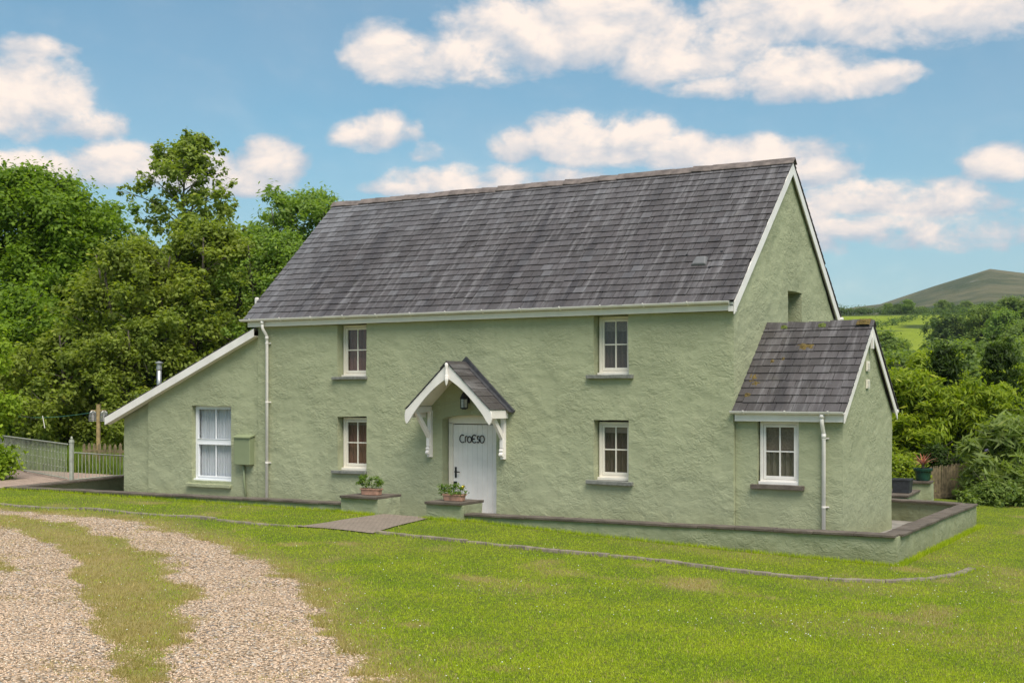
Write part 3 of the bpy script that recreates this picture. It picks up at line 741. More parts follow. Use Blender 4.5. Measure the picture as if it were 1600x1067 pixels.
# roof vent and the loose bits near it
mb = MB(); vp = Vector((-1.52, 1.83, 0)); vz = EV[1] + (vp.y - EV[0]) * math.tan(PA) + .02
Mv = Matrix.Translation((-0.96, 0.69, EV[1] + (0.69 - EV[0]) * math.tan(PA) + .015)) @ Matrix.Rotation(PA, 4, 'X')
bmv = [(-.17, -.13, .0), (.17, -.13, .0), (.13, .15, .0), (-.13, .15, .0), (-.15, -.11, .07), (.15, -.11, .07), (.10, .10, .09), (-.10, .10, .09)]
mb.add([Mv @ Vector(p) for p in bmv], [(0, 3, 2, 1), (4, 5, 6, 7), (0, 1, 5, 4), (1, 2, 6, 5), (2, 3, 7, 6), (3, 0, 4, 7)])
mb.build('roof_vent', simple('vent_grey', (.13, .13, .13), .6), roof, bevel=.025)
for (vx, vy) in ((-0.96 - .36, 0.69 + .17), (-0.96 + .36, 0.69 + .2), (-0.96 + .25, 0.69 - .15)):
    m2 = MB(); zz = EV[1] + (vy - EV[0]) * math.tan(PA) + .03; m2.lathe([(.002, 0), (.03, .01), (.026, .03), (.002, .034)], 8, (vx, vy, zz)); m2.build('slate_hook', M_black, roof)

# extension roof
EX0, EX1 = .0, XE + .10
EEV = (YE0 - .17, 2.335); ERG = (EYM, ERZ + .10)
mb = MB(); mb.prism([(EX0 + .012, EEV[0] + .05, EEV[1]), (EX0 + .012, ERG[0], ERG[1] - .045), (EX0 + .012, 2 * EYM - EEV[0], EEV[1]), (EX0 + .012, 2 * EYM - EEV[0], EEV[1] - .05), (EX0 + .012, ERG[0], ERG[1] - .11), (EX0 + .012, EEV[0] + .05, EEV[1] - .05)], (EX1 - EX0 - .04, 0, 0))
eroof = mb.build('extension_roof', M_slate, house)
slates('slates', eroof, EX0, EX1, EEV, ERG, .30, .200, 8, th=.017)
back_slates('slates', eroof, EX0, EX1, EEV, ERG, .30, .232, 9, EYM)
EPA = math.atan2(ERG[1] - EEV[1], ERG[0] - EEV[0])
ridge(eroof, EX0 + .02, EX1 + .02, ERG[0], ERG[1] + .055, EPA, 5, .16, 4, M_slate)
def moss(x, y, w, h, seed, mat, ang, z):
    rng = random.Random(seed); bm = bmesh.new(); bmesh.ops.create_grid(bm, x_segments=14, y_segments=10, size=1)
    Mx = Matrix.Translation((x, y, z)) @ Matrix.Rotation(ang, 4, 'X')
    for v in bm.verts:
        r = v.co.length; k = mnoise.noise(Vector((v.co.x * 2 + seed, v.co.y * 2, 0))) * .8
        v.co = Vector((v.co.x * w, v.co.y * h, max(-.03, (.78 + k - r) * .035)))
        v.co = Mx @ v.co
    me = bpy.data.meshes.new('moss'); bm.to_mesh(me); bm.free(); me.materials.append(mat)
    me.polygons.foreach_set('use_smooth', [True] * len(me.polygons))
    o = bpy.data.objects.new('moss', me); C.objects.link(o); o.parent = eroof
ez = lambda y, o=.045: EEV[1] + (y - EEV[0]) * math.tan(EPA) + o
for (x, y, w_, h_, s, mt) in ((.96, 1.23, .18, .12, 1, M_moss), (.16, .58, .08, .13, 2, M_moss), (.26, .45, .08, .08, 5, M_moss), (.18, .22, .09, .06, 6, M_moss), (.42, .92, .05, .07, 9, M_moss), (.62, .98, .04, .05, 12, M_moss)):
    moss(x, y, w_, h_, s, mt, EPA, ez(y))
moss(1.96, ERG[0] - .08, .13, .10, 3, M_moss, EPA * .8, ERG[1] + .045); moss(1.15, ERG[0] - .08, .08, .06, 4, M_mossg, EPA, ERG[1] - .0); moss(.40, ERG[0] - .10, .07, .05, 7, M_mossg, EPA, ERG[1] - .02)
# lean-to roof
mb = MB(); A0 = LT0 - .38; za = lt_top(A0) + .10; zb = lt_top(L0) + .10
mb.prism([(A0, -.13, za), (L0 - .02, -.13, zb), (L0 - .02, -.13, zb + .045), (A0, -.13, za + .045)], (0, D0 + .2, 0))
lroof = mb.build('lean_to_roof', M_slate, house)
rng = random.Random(4); mb = MB()
for j in range(24):
    for i in range(22):
        t0 = j / 24; x_ = A0 - .02 + t0 * (L0 - .04 - A0); x2 = min(x_ + .34, L0 - .03); y_ = -.16 + i * .3 + (.15 if j % 2 else 0)
        zz = lt_top(x_) + .155; z2 = lt_top(x2) + .146
        mb.add([(x_, y_, zz), (x_, y_ + .29, zz), (x2, y_ + .29, z2), (x2, y_, z2), (x_, y_, zz + .01), (x_, y_ + .29, zz + .01), (x2, y_ + .29, z2 + .01), (x2, y_, z2 + .01)], [(0, 1, 2, 3), (7, 6, 5, 4), (0, 4, 5, 1), (3, 2, 6, 7), (0, 3, 7, 4), (1, 5, 6, 2)])
mb.build('slates', M_slate, lroof)

# --- barge boards, fascia, soffit, gutters, downpipes
def rake_board(parent, X, thick, P0, P1, drop, up, mat, name='bargeboard', ends=True):
    """board on the gable at x=X following the slope P0->P1 in (y,z)"""
    mb = MB(); (y0, z0), (y1, z1) = P0, P1
    mb.prism([(X, y0, z0 + up), (X, y1, z1 + up), (X, y1, z1 - drop), (X, y0, z0 - drop)], (thick, 0, 0))
    return mb.build(name, mat, parent, bevel=.003)
dr = .20 / math.cos(PA)
for sg in (1, -1):
    P0 = (RY - sg * (RY + .16), EV[1] - .045 + .04); P1 = (RY, RG[1] - .075 + .04)
    rake_board(roof, .055, .024, P0, P1, dr * .86, 0, M_white)
    # soffit under the verge
    mb = MB(); mb.prism([(-.02, P0[0], P0[1] - .06), (-.02, P1[0], P1[1] - .06), (-.02, P1[0], P1[1] - .08), (-.02, P0[0], P0[1] - .08)], (.075, 0, 0)); mb.build('verge_soffit', M_cream, roof)
mb = MB(); mb.box(RX0 + .06, .05, -.135, -.112, 4.215, 4.36); mb.box(RX0 + .06, .05, -.110, .03, 4.222, 4.238)
mb.build('fascia', M_cream, house)
mb = MB(); mb.prism([(-.05, -.16, 4.20), (-.05, .03, 4.20), (-.05, .03, 4.37), (-.05, -.16, 4.37)], (.10, 0, 0)); mb.build('box_end', M_white, house)
mb = MB(); mb.box(RX0 + .06, .05, D0 + .112, D0 + .135, 4.215, 4.36); mb.build('fascia', M_cream, house)
def gutter(parent, x0, x1, y, z, r=.057, br=.92, mat=M_white, joints=(), start=.3):
    mb = MB(); n = 10
    prof = [(y + r * math.cos(math.pi + math.pi * k / n), z + r * math.sin(math.pi + math.pi * k / n)) for k in range(n + 1)]
    inn = [(y + (r - .005) * math.cos(math.pi + math.pi * k / n), z + (r - .005) * math.sin(math.pi + math.pi * k / n)) for k in range(n, -1, -1)]
    loop = prof + inn
    mb.prism([(x0, a, b) for a, b in loop], (x1 - x0, 0, 0))
    for e in (x0 - .004, x1 - .002): mb.prism([(e, a, b) for a, b in prof], (.006, 0, 0))
    g = mb.build('gutter', mat, parent)
    x = x0 + start
    while x < x1 - .05:
        rr = r + .006
        pr = [(x, y + rr * math.cos(math.pi + math.pi * k / n), z + rr * math.sin(math.pi + math.pi * k / n)) for k in range(n + 1)]
        pi_ = [(x, y + (r + .001) * math.cos(math.pi + math.pi * k / n), z + (r + .001) * math.sin(math.pi + math.pi * k / n)) for k in range(n, -1, -1)]
        mb = MB(); mb.prism(pr + pi_, (.028, 0, 0)); mb.box(x, x + .028, y - rr - .004, y - rr + .008, z - .008, z + .014)
        mb.build('gutter_bracket', mat, g); x += br
    return g
gutter(house, -12.20, -.02, -.195, 4.395); gutter(house, -12.2, .0, D0 + .195, 4.395)
mb = MB(); mb.box(.0, .12, D0 + .13, D0 + .27, 4.34, 4.41); mb.build('gutter_end', M_white, house, bevel=.02)
def downpipe(parent, x, xt, yw, ztop, zbot, yg, clips):
    mb = MB(); r = .036
    mb.tube([(xt, yg, ztop), (xt, yg, ztop - .17), (xt + (x - xt) * .15, yg + .02, ztop - .22), (x - (x - xt) * .15, yw - .02, ztop - .33), (x, yw, ztop - .38), (x, yw, zbot)], r, 14)
    mb.tube([(xt, yg, ztop - .02), (xt, yg, ztop - .09)], r + .008, 14); mb.tube([(x, yw, ztop - .37), (x, yw, ztop - .45)], r + .007, 14)
    dp = mb.build('downpipe', M_white, parent, smooth=True)
    for c in clips:
        m2 = MB(); m2.tube([(x, yw, c - .014), (x, yw, c + .014)], r + .006, 14); m2.box(x - .03, x + .085, yw + .03, yw + .055, c - .012, c + .012); m2.build('pipe_clip', M_white, dp)
downpipe(house, -11.50, -11.53, -.07, 4.36, -.1, -.19, (3.83, 2.46, 1.05))
# extension trim
mb = MB(); mb.box(.02, XE + .05, YE0 - .115, YE0 - .092, 2.155, 2.32); mb.box(.02, XE + .05, YE0 - .09, YE0 + .02, 2.165, 2.18); mb.build('fascia', M_white, house)
gutter(house, -.04, XE + .06, YE0 - .172, 2.345, start=.25, br=.8)
edr = .17
for sg in (1, -1):
    P0 = (EYM - sg * (EYM - YE0 + .15), EEV[1] - .03); P1 = (EYM, ERG[1] - .045)
    rake_board(eroof, XE + .062, .022, P0, P1, edr, 0, M_white)
mb = MB(); mb.box(XE + .05, XE + .095, EYM - .045, EYM + .045, ERG[1] - .48, ERG[1] - .13); mb.build('gable_key', M_white, eroof)
mb = MB(); mb.box(XE - .02, XE + .09, YE1 + .10, YE1 + .24, 2.27, 2.35); mb.build('gutter_end', M_white, house, bevel=.02)
downpipe(house, 1.70, 1.70, YE0 - .06, 2.31, -.3, YE0 - .165, (1.86, .62))
for (yy, zz, hh) in ((EYM - .13, 3.20, .17), (EYM - .13, 2.86, .15)):
    mb = MB(); mb.box(XE + .01, XE + .035, yy - .09, yy + .09, zz - hh / 2 - .02, zz + hh / 2)
    for k in range(5): mb.box(XE + .034, XE + .045, yy - .07, yy + .07, zz - hh / 2 + .005 + k * .028, zz - hh / 2 + .02 + k * .028)
    mb.build('air_vent', M_cream, house)
# lean-to barge board
mb = MB(); xa, xb = A0 - .01, L0 - .0
mb.prism([(xa, -.155, lt_top(xa) + .135), (xb, -.155, lt_top(xb) + .135), (xb, -.155, lt_top(xb) - .055), (xa, -.155, lt_top(xa) - .055)], (0, .024, 0)); mb.build('bargeboard', M_white, lroof, bevel=.003)
mb = MB(); mb.prism([(xa, -.131, lt_top(xa) - .045), (xb, -.131, lt_top(xb) - .045), (xb, -.131, lt_top(xb) - .027), (xa, -.131, lt_top(xa) - .027)], (0, .2, 0)); mb.build('verge_soffit', M_cream, lroof)
# flue
mb = MB(); fx, fy = -15.76, .62; zb_ = lt_top(fx)
mb.lathe([(.058, 0), (.058, .90)], 16, (fx, fy, zb_)); fl = mb.build('flue', M_tin, house, smooth=True)
mb = MB(); mb.lathe([(.062, .86), (.07, .88), (.07, .95), (.06, .96), (.06, 1.02), (.10, 1.04), (.10, 1.06), (.025, 1.09)], 16, (fx, fy, zb_)); mb.build('flue_cowl', M_tin, fl, smooth=False)
# white aerial by the roof edge
mb = MB(); mb.tube([(-12.05, 1.0, 4.42), (-12.42, .92, 4.46), (-12.60, .9, 4.56), (-12.66, .88, 4.78)], .018, 8); 
ae = mb.build('aerial', M_white, house, smooth=True)
mb = MB(); mb.box(-12.73, -12.61, .84, .90, 4.74, 5.00); mb.build('aerial_panel', M_white, ae, bevel=.03)
# meter box with its pipe
mb = MB(); mb.box(-12.48, -11.98, YL - .17, YL + .02, .98, 1.62); mbx = mb.build('meter_box', M_green_metal, house, bevel=.012)
mb = MB(); mb.prism([(-12.50, YL - .20, 1.61), (-12.50, YL + .02, 1.66), (-12.50, YL + .02, 1.70), (-12.50, YL - .20, 1.635)], (.54, 0, 0)); mb.build('lid', M_green_metal, mbx)
mb = MB(); mb.tube([(-12.28, YL - .05, 1.0), (-12.26, YL - .05, .6), (-12.20, YL - .04, .1)], .028, 10); mb.build('pipe', M_green_metal, mbx, smooth=True)

# --- door
yd = .22; dx0, dx1 = -6.585, -5.255
mb = MB()
mb.box(dx0, dx0 + .10, yd, yd + .08, -.1, 2.04); mb.box(dx1 - .10, dx1, yd, yd + .08, -.1, 2.04)
hd = [(dx0, yd, 2.02), (dx1, yd, 2.02)] + [(dx1 + (dx0 - dx1) * k / 10, yd, 2.12 + .085 * math.sqrt(max(0, 1 - ((dx1 + (dx0 - dx1) * k / 10 + 5.92) / .68) ** 2))) for k in range(11)]
mb.prism(hd[::-1], (0, .08, 0))
dframe = mb.build('door_frame', M_cream, house, bevel=.004)
mb = MB(); lx0, lx1 = dx0 + .105, dx1 - .105; nb = 9; bw = (lx1 - lx0) / nb
for i in range(nb):
    mb.box(lx0 + i * bw + .003, lx0 + (i + 1) * bw - .003, yd + .022, yd + .06, -.08, 2.0)
mb.box(lx0, lx1, yd + .03, yd + .058, -.078, 1.998)
door = mb.build('door', M_white, house, bevel=.004)
mb = MB(); hx, hz = lx0 + .07, .97
mb.box(hx - .022, hx + .022, yd + .008, yd + .022, hz - .11, hz + .12); mb.tube([(hx, yd + .02, hz + .02), (hx, yd - .035, hz + .02), (hx + .13, yd - .04, hz + .015)], .012, 8)
mb.lathe([(.02, 0), (.02, .02)], 8, (hx, yd + .0, hz - .22)); mb.box(hx - .05, hx + .03, yd + .006, yd + .022, hz - .25, hz - .19)
mb.build('handle', M_black, door)
# iron lettering: the Welsh welcome, every letter bent from round bar
def letters():
    mb = MB(); r = .0125; y = yd - .0; zc = 1.70; A = .098
    def arc(cx, cz, rx, rz, a0, a1, n=20): return [(cx + rx * math.cos(R(a0 + (a1 - a0) * i / n)), y, cz + rz * math.sin(R(a0 + (a1 - a0) * i / n))) for i in range(n + 1)]
    def stroke(p): mb.tube(p, r, 7)
    x = -6.30
    stroke(arc(x + .09, zc, .09, .095, 55, 305))                         # C
    stroke([(x + .185, y, zc + .055), (x + .185, y, zc - .09)])
    stroke(arc(x + .222, zc + .018, .036, .045, 165, 40, 8))             # r
    stroke(arc(x + .325, zc - .018, .066, .075, 0, 360))                 # o
    stroke(arc(x + .490, zc, .08, .097, 48, 312))                       # round E
    stroke([(x + .412, y, zc), (x + .505, y, zc)])
    s1 = arc(x + .622, zc + .030, .036, .042, 30, 235, 10); s2 = arc(x + .612, zc - .048, .040, .042, 60, -150, 10)
    stroke(s1 + s2)                                                       # s
    stroke(arc(x + .745, zc - .005, .072, .09, 0, 360))                  # o
    mb.v = [(-6.30 + (a - (-6.30)) * .76, b, zc + (c_ - zc) * .86) for a, b, c_ in mb.v]
    return mb.build('welcome_lettering', M_black, door, smooth=True)
letters()

# --- porch canopy
PX, PP = -5.97, .72
pa = math.radians(42.5); pl = 1.02 / math.cos(pa)
apz = 3.34
mb = MB()    # boarded underside
for sg in (-1, 1):
    e = [(PX, apz - .06), (PX + sg * 1.02, apz - .06 - math.tan(pa) * 1.02), (PX + sg * 1.02, apz - .10 - math.tan(pa) * 1.02), (PX, apz - .10)]
    mb.prism([(a, -PP + .02, b) for a, b in e], (0, PP, 0))
porch = mb.build('porch_canopy', M_cream, house)
def porch_slates():
    rng = random.Random(6); vs = []; fs = []; rnd = []
    for sg in (-1, 1):
        rows = 7; Ls = pl + .045; ex = Ls / rows
        for r in range(rows):
            yy = -PP - .05 - (.12 if r % 2 else 0)
            while yy < -.02:
                a = max(yy, -PP - .05); b = min(yy + .24, 0.0)
                if b - a > .03:
                    base = len(vs)
                    s0 = Ls - r * ex; s1 = max(Ls - r * ex - ex * 1.5, 0); lf = .016
                    for (q, ss, tt) in ((a, s0, lf), (b, s0, lf), (b, s1, .002), (a, s1, .002)):
                        for h in (0, .009):
                            k = tt + h
                            vs.append((PX + sg * (ss * math.cos(pa) + k * math.sin(pa)), q, apz - .05 - ss * math.sin(pa) + k * math.cos(pa)))
                    qs = ((1, 3, 5, 7), (0, 6, 4, 2), (0, 2, 3, 1), (2, 4, 5, 3), (6, 0, 1, 7), (4, 6, 7, 5))
                    fs += [tuple(base + i for i in (q if sg > 0 else q[::-1])) for q in qs]
                    rnd += [rng.random() * .5] * 6
                yy += .244
    me = bpy.data.meshes.new('slates'); me.from_pydata(vs, [], fs); me.materials.append(M_slate)
    at = me.attributes.new('rnd', 'FLOAT', 'FACE'); at.data.foreach_set('value', np.array(rnd, np.float32))
    o = bpy.data.objects.new('slates', me); C.objects.link(o); o.parent = porch
porch_slates()
mb = MB()   # ridge capping
for sg in (-1, 1):
    mb.prism([(PX, -PP - .06, apz + .0), (PX + sg * .16, -PP - .06, apz - .16 * math.tan(pa)), (PX + sg * .16, -PP - .06, apz - .16 * math.tan(pa) - .02), (PX, -PP - .06, apz - .02)], (0, PP + .0, 0))
mb.build('ridge_tiles', M_slate, porch)
mb = MB()   # lead upstand against the wall
for sg in (-1, 1):
    mb.prism([(PX, -.05, apz + .10), (PX + sg * 1.19, -.05, apz + .06 - 1.19 * math.tan(pa)), (PX + sg * 1.14, -.05, apz - .04 - 1.14 * math.tan(pa)), (PX, -.05, apz - .04)], (0, .06, 0))
    mb.prism([(PX, -.16, apz - .005), (PX + sg * 1.14, -.16, apz - .005 - 1.14 * math.tan(pa)), (PX + sg * 1.14, -.16, apz - .02 - 1.14 * math.tan(pa)), (PX, -.16, apz - .02)], (0, .12, 0))
mb.build('lead_flashing', M_lead, porch)
mb = MB()   # curved barge boards at the front
for sg in (-1, 1):
    N = 14; topl = []; botl = []
    for i in range(N + 1):
        s = i / N; x = PX + sg * s * 1.02; zt = apz - .055 - math.tan(pa) * s * 1.02
        wdt = .30 - .10 * math.sin(math.pi * min(1, s * 1.02)) + (.02 if s > .9 else 0)
        topl.append((x, -PP - .03, zt)); botl.append((x, -PP - .03, zt - wdt * (1 + .0 * s)))
    # rounded foot
    x, _, zt = topl[-1]; _, _, zb2 = botl[-1]; c = (zt + zb2) / 2; h = (zt - zb2) / 2
    foot = [(x + sg * .06 * math.sin(math.pi * k / 8), -PP - .03, c + h * math.cos(math.pi * k / 8)) for k in range(1, 8)]
    lp = topl + foot + botl[::-1]
    if sg > 0: lp = lp[::-1]
    mb.prism(lp, (0, .035, 0))
mb.build('bargeboard', M_white, porch, bevel=.003)
mb = MB()   # turned drop at the apex
mb.lathe([(.002, -.50), (.02, -.47), (.048, -.38), (.052, -.33), (.036, -.315), (.05, -.30), (.038, -.27), (.03, -.15), (.045, -.08), (.045, -.04), (.01, -.02)], 4, (PX, -PP - .055, apz - .02))
mb.build('finial', M_white, porch, bevel=.004)
for sg in (-1, 1):
    zb2 = apz - .06 - math.tan(pa) * 1.02
    mb = MB(); mb.box(PX + sg * .93 - .035, PX + sg * .93 + .035, -PP + .01, -.005, zb2 - .085, zb2 + .04); mb.build('wall_plate', M_white, porch)
    mb = MB(); mb.box(PX + sg * 1.035 - .014, PX + sg * 1.035 + .014, -PP + .008, -.05, zb2 - .19, zb2 - .025); mb.build('side_fascia', M_white, porch)
for sg in (-1, 1):
    x = PX + sg * .925; mb = MB(); top = 2.30
    mb.box(x - .045, x + .045, -.075, .01, 1.38, top)                            # wall post
    mb.prism([(x - .036, -.62, top), (x - .036, -.50, top), (x - .036, -.06, 1.80), (x - .036, -.06, 1.64)], (.072, 0, 0))   # brace
    mb.box(x - .04, x + .04, -.125, -.07, 1.53, 1.72)
    pr = [(-.07, 1.53), (-.13, 1.53), (-.15, 1.49), (-.13, 1.46), (-.16, 1.43), (-.165, 1.40), (-.14, 1.37), (-.07, 1.36)]
    mb.prism([(x - .042, a, b - .01) for a, b in pr], (.084, 0, 0))
    mb.box(x - .037, x + .037, -.10, -.074, 1.31, 1.36)
    mb.box(x - .045, x + .045, -.074, .01, 1.30, 1.379)
    mb.build('bracket', M_white, porch, bevel=.006)
# --- wall lantern
lx, ly, lz = -5.93, -.17, 2.36
mb = MB(); mb.lathe([(.10, .20), (.085, .24), (.05, .30), (.02, .33), (.012, .37)], 6, (lx, ly, lz)); mb.lathe([(.085, -.015), (.09, .0), (.085, .012)], 6, (lx, ly, lz)); mb.lathe([(.088, .185), (.095, .20), (.088, .205)], 6, (lx, ly, lz))
for k in range(6):
    a = math.pi / 3 * k; mb.tube([(lx + .083 * math.cos(a), ly + .083 * math.sin(a), lz), (lx + .083 * math.cos(a), ly + .083 * math.sin(a), lz + .19)], .007, 5)
mb.tube([(lx, ly, lz + .36), (lx, ly - .01, lz + .40), (lx, ly + .07, lz + .42), (lx, .0, lz + .36)], .012, 7); mb.tube([(lx, .0, lz + .30), (lx, ly + .09, lz + .22), (lx, .0, lz + .14)], .009, 6)
mb.lathe([(.002, -.0), (.05, .0), (.05, .02), (.002, .02)], 10, (lx, ly, lz - .03)); mb.box(lx - .04, lx + .04, -.02, .02, lz + .10, lz + .42)
lan = mb.build('wall_lantern', M_black, house)
mb = MB(); mb.lathe([(.076, .01), (.076, .185)], 6, (lx, ly, lz)); mb.build('lantern_glass', simple('seedy_glass', (.42, .44, .42), .15, .2, 25), lan)

# ------------------------------------------------------------------ garden walls
def strip_box(mb_bm, A, B, wdt, z0, z1, zb=None):
    """a length of wall between two ground points A, B, wdt to its left side"""
    A = Vector(A).to_3d() if len(A) == 2 else Vector(A); B = Vector(B)
    d = (Vector((B[0], B[1])) - Vector((A[0], A[1]))).normalized(); nrm = Vector((-d.y, d.x)) * wdt
    P = [(A[0], A[1]), (B[0], B[1]), (B[0] + nrm.x, B[1] + nrm.y), (A[0] + nrm.x, A[1] + nrm.y)]
    vs = [mb_bm.verts.new((p[0], p[1], z0)) for p in P] + [mb_bm.verts.new((p[0], p[1], z1)) for p in P]
    for f in ((0, 3, 2, 1), (4, 5, 6, 7), (0, 1, 5, 4), (1, 2, 6, 5), (2, 3, 7, 6), (3, 0, 4, 7)): mb_bm.faces.new([vs[i] for i in f])
def wall_part(name, segs, mat, parent, step=.13, amp=.014, bev=0):
    bm = bmesh.new()
    for sg in segs: strip_box(bm, *sg)
    # subdivide and roughen each block on its own
    xs = [v.co for v in bm.verts]; lo = [min(c[i] for c in xs) for i in range(3)]; hi = [max(c[i] for c in xs) for i in range(3)]
    for ax in range(3):
        no = [0, 0, 0]; no[ax] = 1; k = lo[ax] + step * .5
        while k < hi[ax]:
            co = [0, 0, 0]; co[ax] = k; bmesh.ops.bisect_plane(bm, geom=bm.verts[:] + bm.edges[:] + bm.faces[:], plane_co=co, plane_no=no, dist=.0004); k += step
    for v in bm.verts: v.co = wnoise(v.co, amp)
    for f in bm.faces: f.smooth = True
    me = bpy.data.meshes.new(name); bm.to_mesh(me); bm.free(); me.materials.append(mat); me.set_sharp_from_angle(angle=R(40))
    o = bpy.data.objects.new(name, me); C.objects.link(o); o.parent = parent
    if bev:
        b = o.modifiers.new('bevel', 'BEVEL'); b.width = bev; b.segments = 2; b.limit_method = 'ANGLE'
    return o
def coping_run(name, A, B, wdt, z, th, tile, parent, seed=0, off=.045):
    """coping laid in separate tiles from A to B"""
    rng = random.Random(seed); A = Vector(A); B = Vector(B); L = (B - A).length; d = (B - A) / L; nr = Vector((-d.y, d.x))
    n = max(1, int(L / tile)); mb = MB(); st = L / n
    for i in range(n):
        a = A + d * (i * st + .003) - nr * (off + rng.uniform(-.007, .007)); b = A + d * ((i + 1) * st - .003) - nr * (off + rng.uniform(-.007, .007)); q = nr * (wdt + 2 * off)
        z0 = z + rng.uniform(-.005, .005)
        vs = []
        m_ = 5
        for k in range(m_ + 1):
            pt = a.lerp(b, k / m_); e1 = rng.uniform(-.006, .006); e2 = rng.uniform(-.006, .006); zz = rng.uniform(-.003, .003)
            vs += [(pt.x - nr.x * e1, pt.y - nr.y * e1, z0), (pt.x + q.x + nr.x * e2, pt.y + q.y + nr.y * e2, z0), (pt.x + q.x + nr.x * e2, pt.y + q.y + nr.y * e2, z0 + th + zz), (pt.x - nr.x * e1, pt.y - nr.y * e1, z0 + th + zz)]
        fs = [(0, 3, 2, 1), tuple(m_ * 4 + i for i in (0, 1, 2, 3))]
        for k in range(m_):
            u = 4 * k
            for (p, q2) in ((0, 1), (1, 2), (2, 3), (3, 0)): fs.append((u + p, u + q2, u + q2 + 4, u + p + 4))
        mb.add(vs, fs)
    return mb.build(name, M_coping, parent, bevel=.007)
ZR, ZL_ = .387, .47
gr = empty('garden_wall', (-.4, -2.0, 0), label='low green garden wall right of the gate gap, turning round the extension', cat='garden wall')
gl = empty('garden_wall', (-12, -2.6, 0), label='low green garden wall left of the gate gap in front of the lean-to', cat='garden wall')
for o in (gr, gl): o.location = (0, 0, 0)
PR = (3.46, -1.78); PRB = (3.33, 5.12); PG1 = (-4.55, -2.31)
wall_part('wall', [(PG1, PR, .24, -.7, ZR - .045), ((3.46, -1.76), PRB, .24, -.7, ZR - .046), ((3.33, 5.10), (0.3, 5.72), .24, -.7, ZR - .047)], M_wall2, gr)
coping_run('coping', PG1, (3.46, -1.78), .24, ZR - .045, .045, .62, gr, 1)
coping_run('coping', (3.46, -1.50), (3.33, 5.05), .24, ZR - .045, .045, .62, gr, 2)
coping_run('coping', (3.05, 5.12), (0.6, 5.60), .24, ZR - .045, .045, .62, gr, 3)
mb_top = .60
# raised ledge and pier at the back, carrying the planters
wall_part('ledge', [((1.78, 5.62), (1.58, 7.9), .70, -.6, .398)], M_wall2, gr, .2)
coping_run('coping', (1.78, 5.60), (1.58, 7.5), .70, .40, .05, .5, gr, 4)
wall_part('pier', [((1.24, 7.55), (1.84, 7.62), .45, -.9, .575)], M_wall2, gr, .16)
coping_run('pier_cap', (1.24, 7.55), (1.84, 7.62), .45, .577, .05, 2, gr, 5, .05)
A_l, B_l = (-16.96, -3.06), (-7.3, -2.40)
wall_part('wall', [(A_l, B_l, .24, -.3, ZL_ - .045)], M_wall2, gl, .14)
wall_part('wall', [((-16.94, -2.9), (-18.25, 2.2), .24, -.4, ZL_ - .046) if False else ((-17.2, -3.0), (-18.3, 1.6), -.24, -.4, ZL_ - .046)], M_wall2, gl, .16)
coping_run('coping', A_l, B_l, .24, ZL_ - .045, .045, .62, gl, 6)
coping_run('coping', (-18.05, 1.62), (-16.98, -2.72), -.24 if False else .24, ZL_ - .046, .045, .62, gl, 7)
# piers either side of the gap
def pier(parent, x0, x1, y0, y1, ztop, seed):
    wall_part('pier', [((x0, y0), (x1, y0 + .02), y1 - y0, -.4, ztop - .05)], M_wall2, parent, .13, .016)
    coping_run('pier_cap', (x0, y0), (x1, y0 + .02), y1 - y0, ztop - .048, .05, 2, parent, seed, .07)
pier(gl, -7.32, -6.42, -2.52, -1.78, .64, 8)
pier(gr, -5.32, -4.50, -2.42, -1.70, .60, 9)

# yard floor inside the walls
mb = MB(); mb.prism([(x, y, -.06) for x, y in YARD], (0, 0, -.05)); M_yard = simple('yard_concrete', (.24, .22, .19), .9, .2, 3, bmp=.4)
tag(mb.build('yard', M_yard), kind='structure')
# patio slabs left
def slab_mat(name, c1, c2, bs):
    m, t, b = new_mat(name); p = geo(t)
    br = t.node('ShaderNodeTexBrick'); t.l.new(t.scale(p, (1, 1, 1), (0, 0, R(12))), br.inputs['Vector'])
    br.inputs['Scale'].default_value = bs; br.inputs['Color1'].default_value = c1 + (1,); br.inputs['Color2'].default_value = c2 + (1,)
    br.inputs['Mortar'].default_value = (.12, .09, .06, 1); br.inputs['Mortar Size'].default_value = .02
    c = t.mix(t.m('MULTIPLY', t.ramp(t.noise(p, 3, 6, .7), .4, .7), .5), br.outputs['Color'], tuple(x * .55 for x in c1))
    c = t.mix(t.m('MULTIPLY', t.ramp(t.noise(p, 14, 6, .7), .5, .7), .35), c, (.10, .11, .04))
    t.l.new(c, b.inputs['Base Color']); b.inputs['Roughness'].default_value = .9
    bump(t, b, t.m('ADD', t.noise(p, 20, 5), t.m('MULTIPLY', br.outputs['Fac'], -.6)), .5, .02)
    return m
mb = MB(); mb.prism([(x, y, .44) for x, y in PATIO], (0, 0, -.2)); tag(mb.build('patio', slab_mat('pink_slabs', (.44, .32, .25), (.34, .24, .19), 1.6)), kind='structure')
def draped(name, poly, mat, off, st=.16):
    xs = np.arange(min(p[0] for p in poly), max(p[0] for p in poly) + st, st); ys = np.arange(min(p[1] for p in poly), max(p[1] for p in poly) + st, st)
    bm = bmesh.new(); f = bm.faces.new([bm.verts.new((p[0], p[1], 0)) for p in poly])
    for k in xs: bmesh.ops.bisect_plane(bm, geom=bm.verts[:] + bm.edges[:] + bm.faces[:], plane_co=(k, 0, 0), plane_no=(1, 0, 0))
    for k in ys: bmesh.ops.bisect_plane(bm, geom=bm.verts[:] + bm.edges[:] + bm.faces[:], plane_co=(0, k, 0), plane_no=(0, 1, 0))
    for v in bm.verts: v.co.z = gzs(v.co.x, v.co.y) + off
    me = bpy.data.meshes.new(name); bm.to_mesh(me); bm.free(); me.materials.append(mat)
    if me.polygons[0].normal.z < 0: me.flip_normals()
    o = bpy.data.objects.new(name, me); C.objects.link(o); return tag(o, kind='structure')
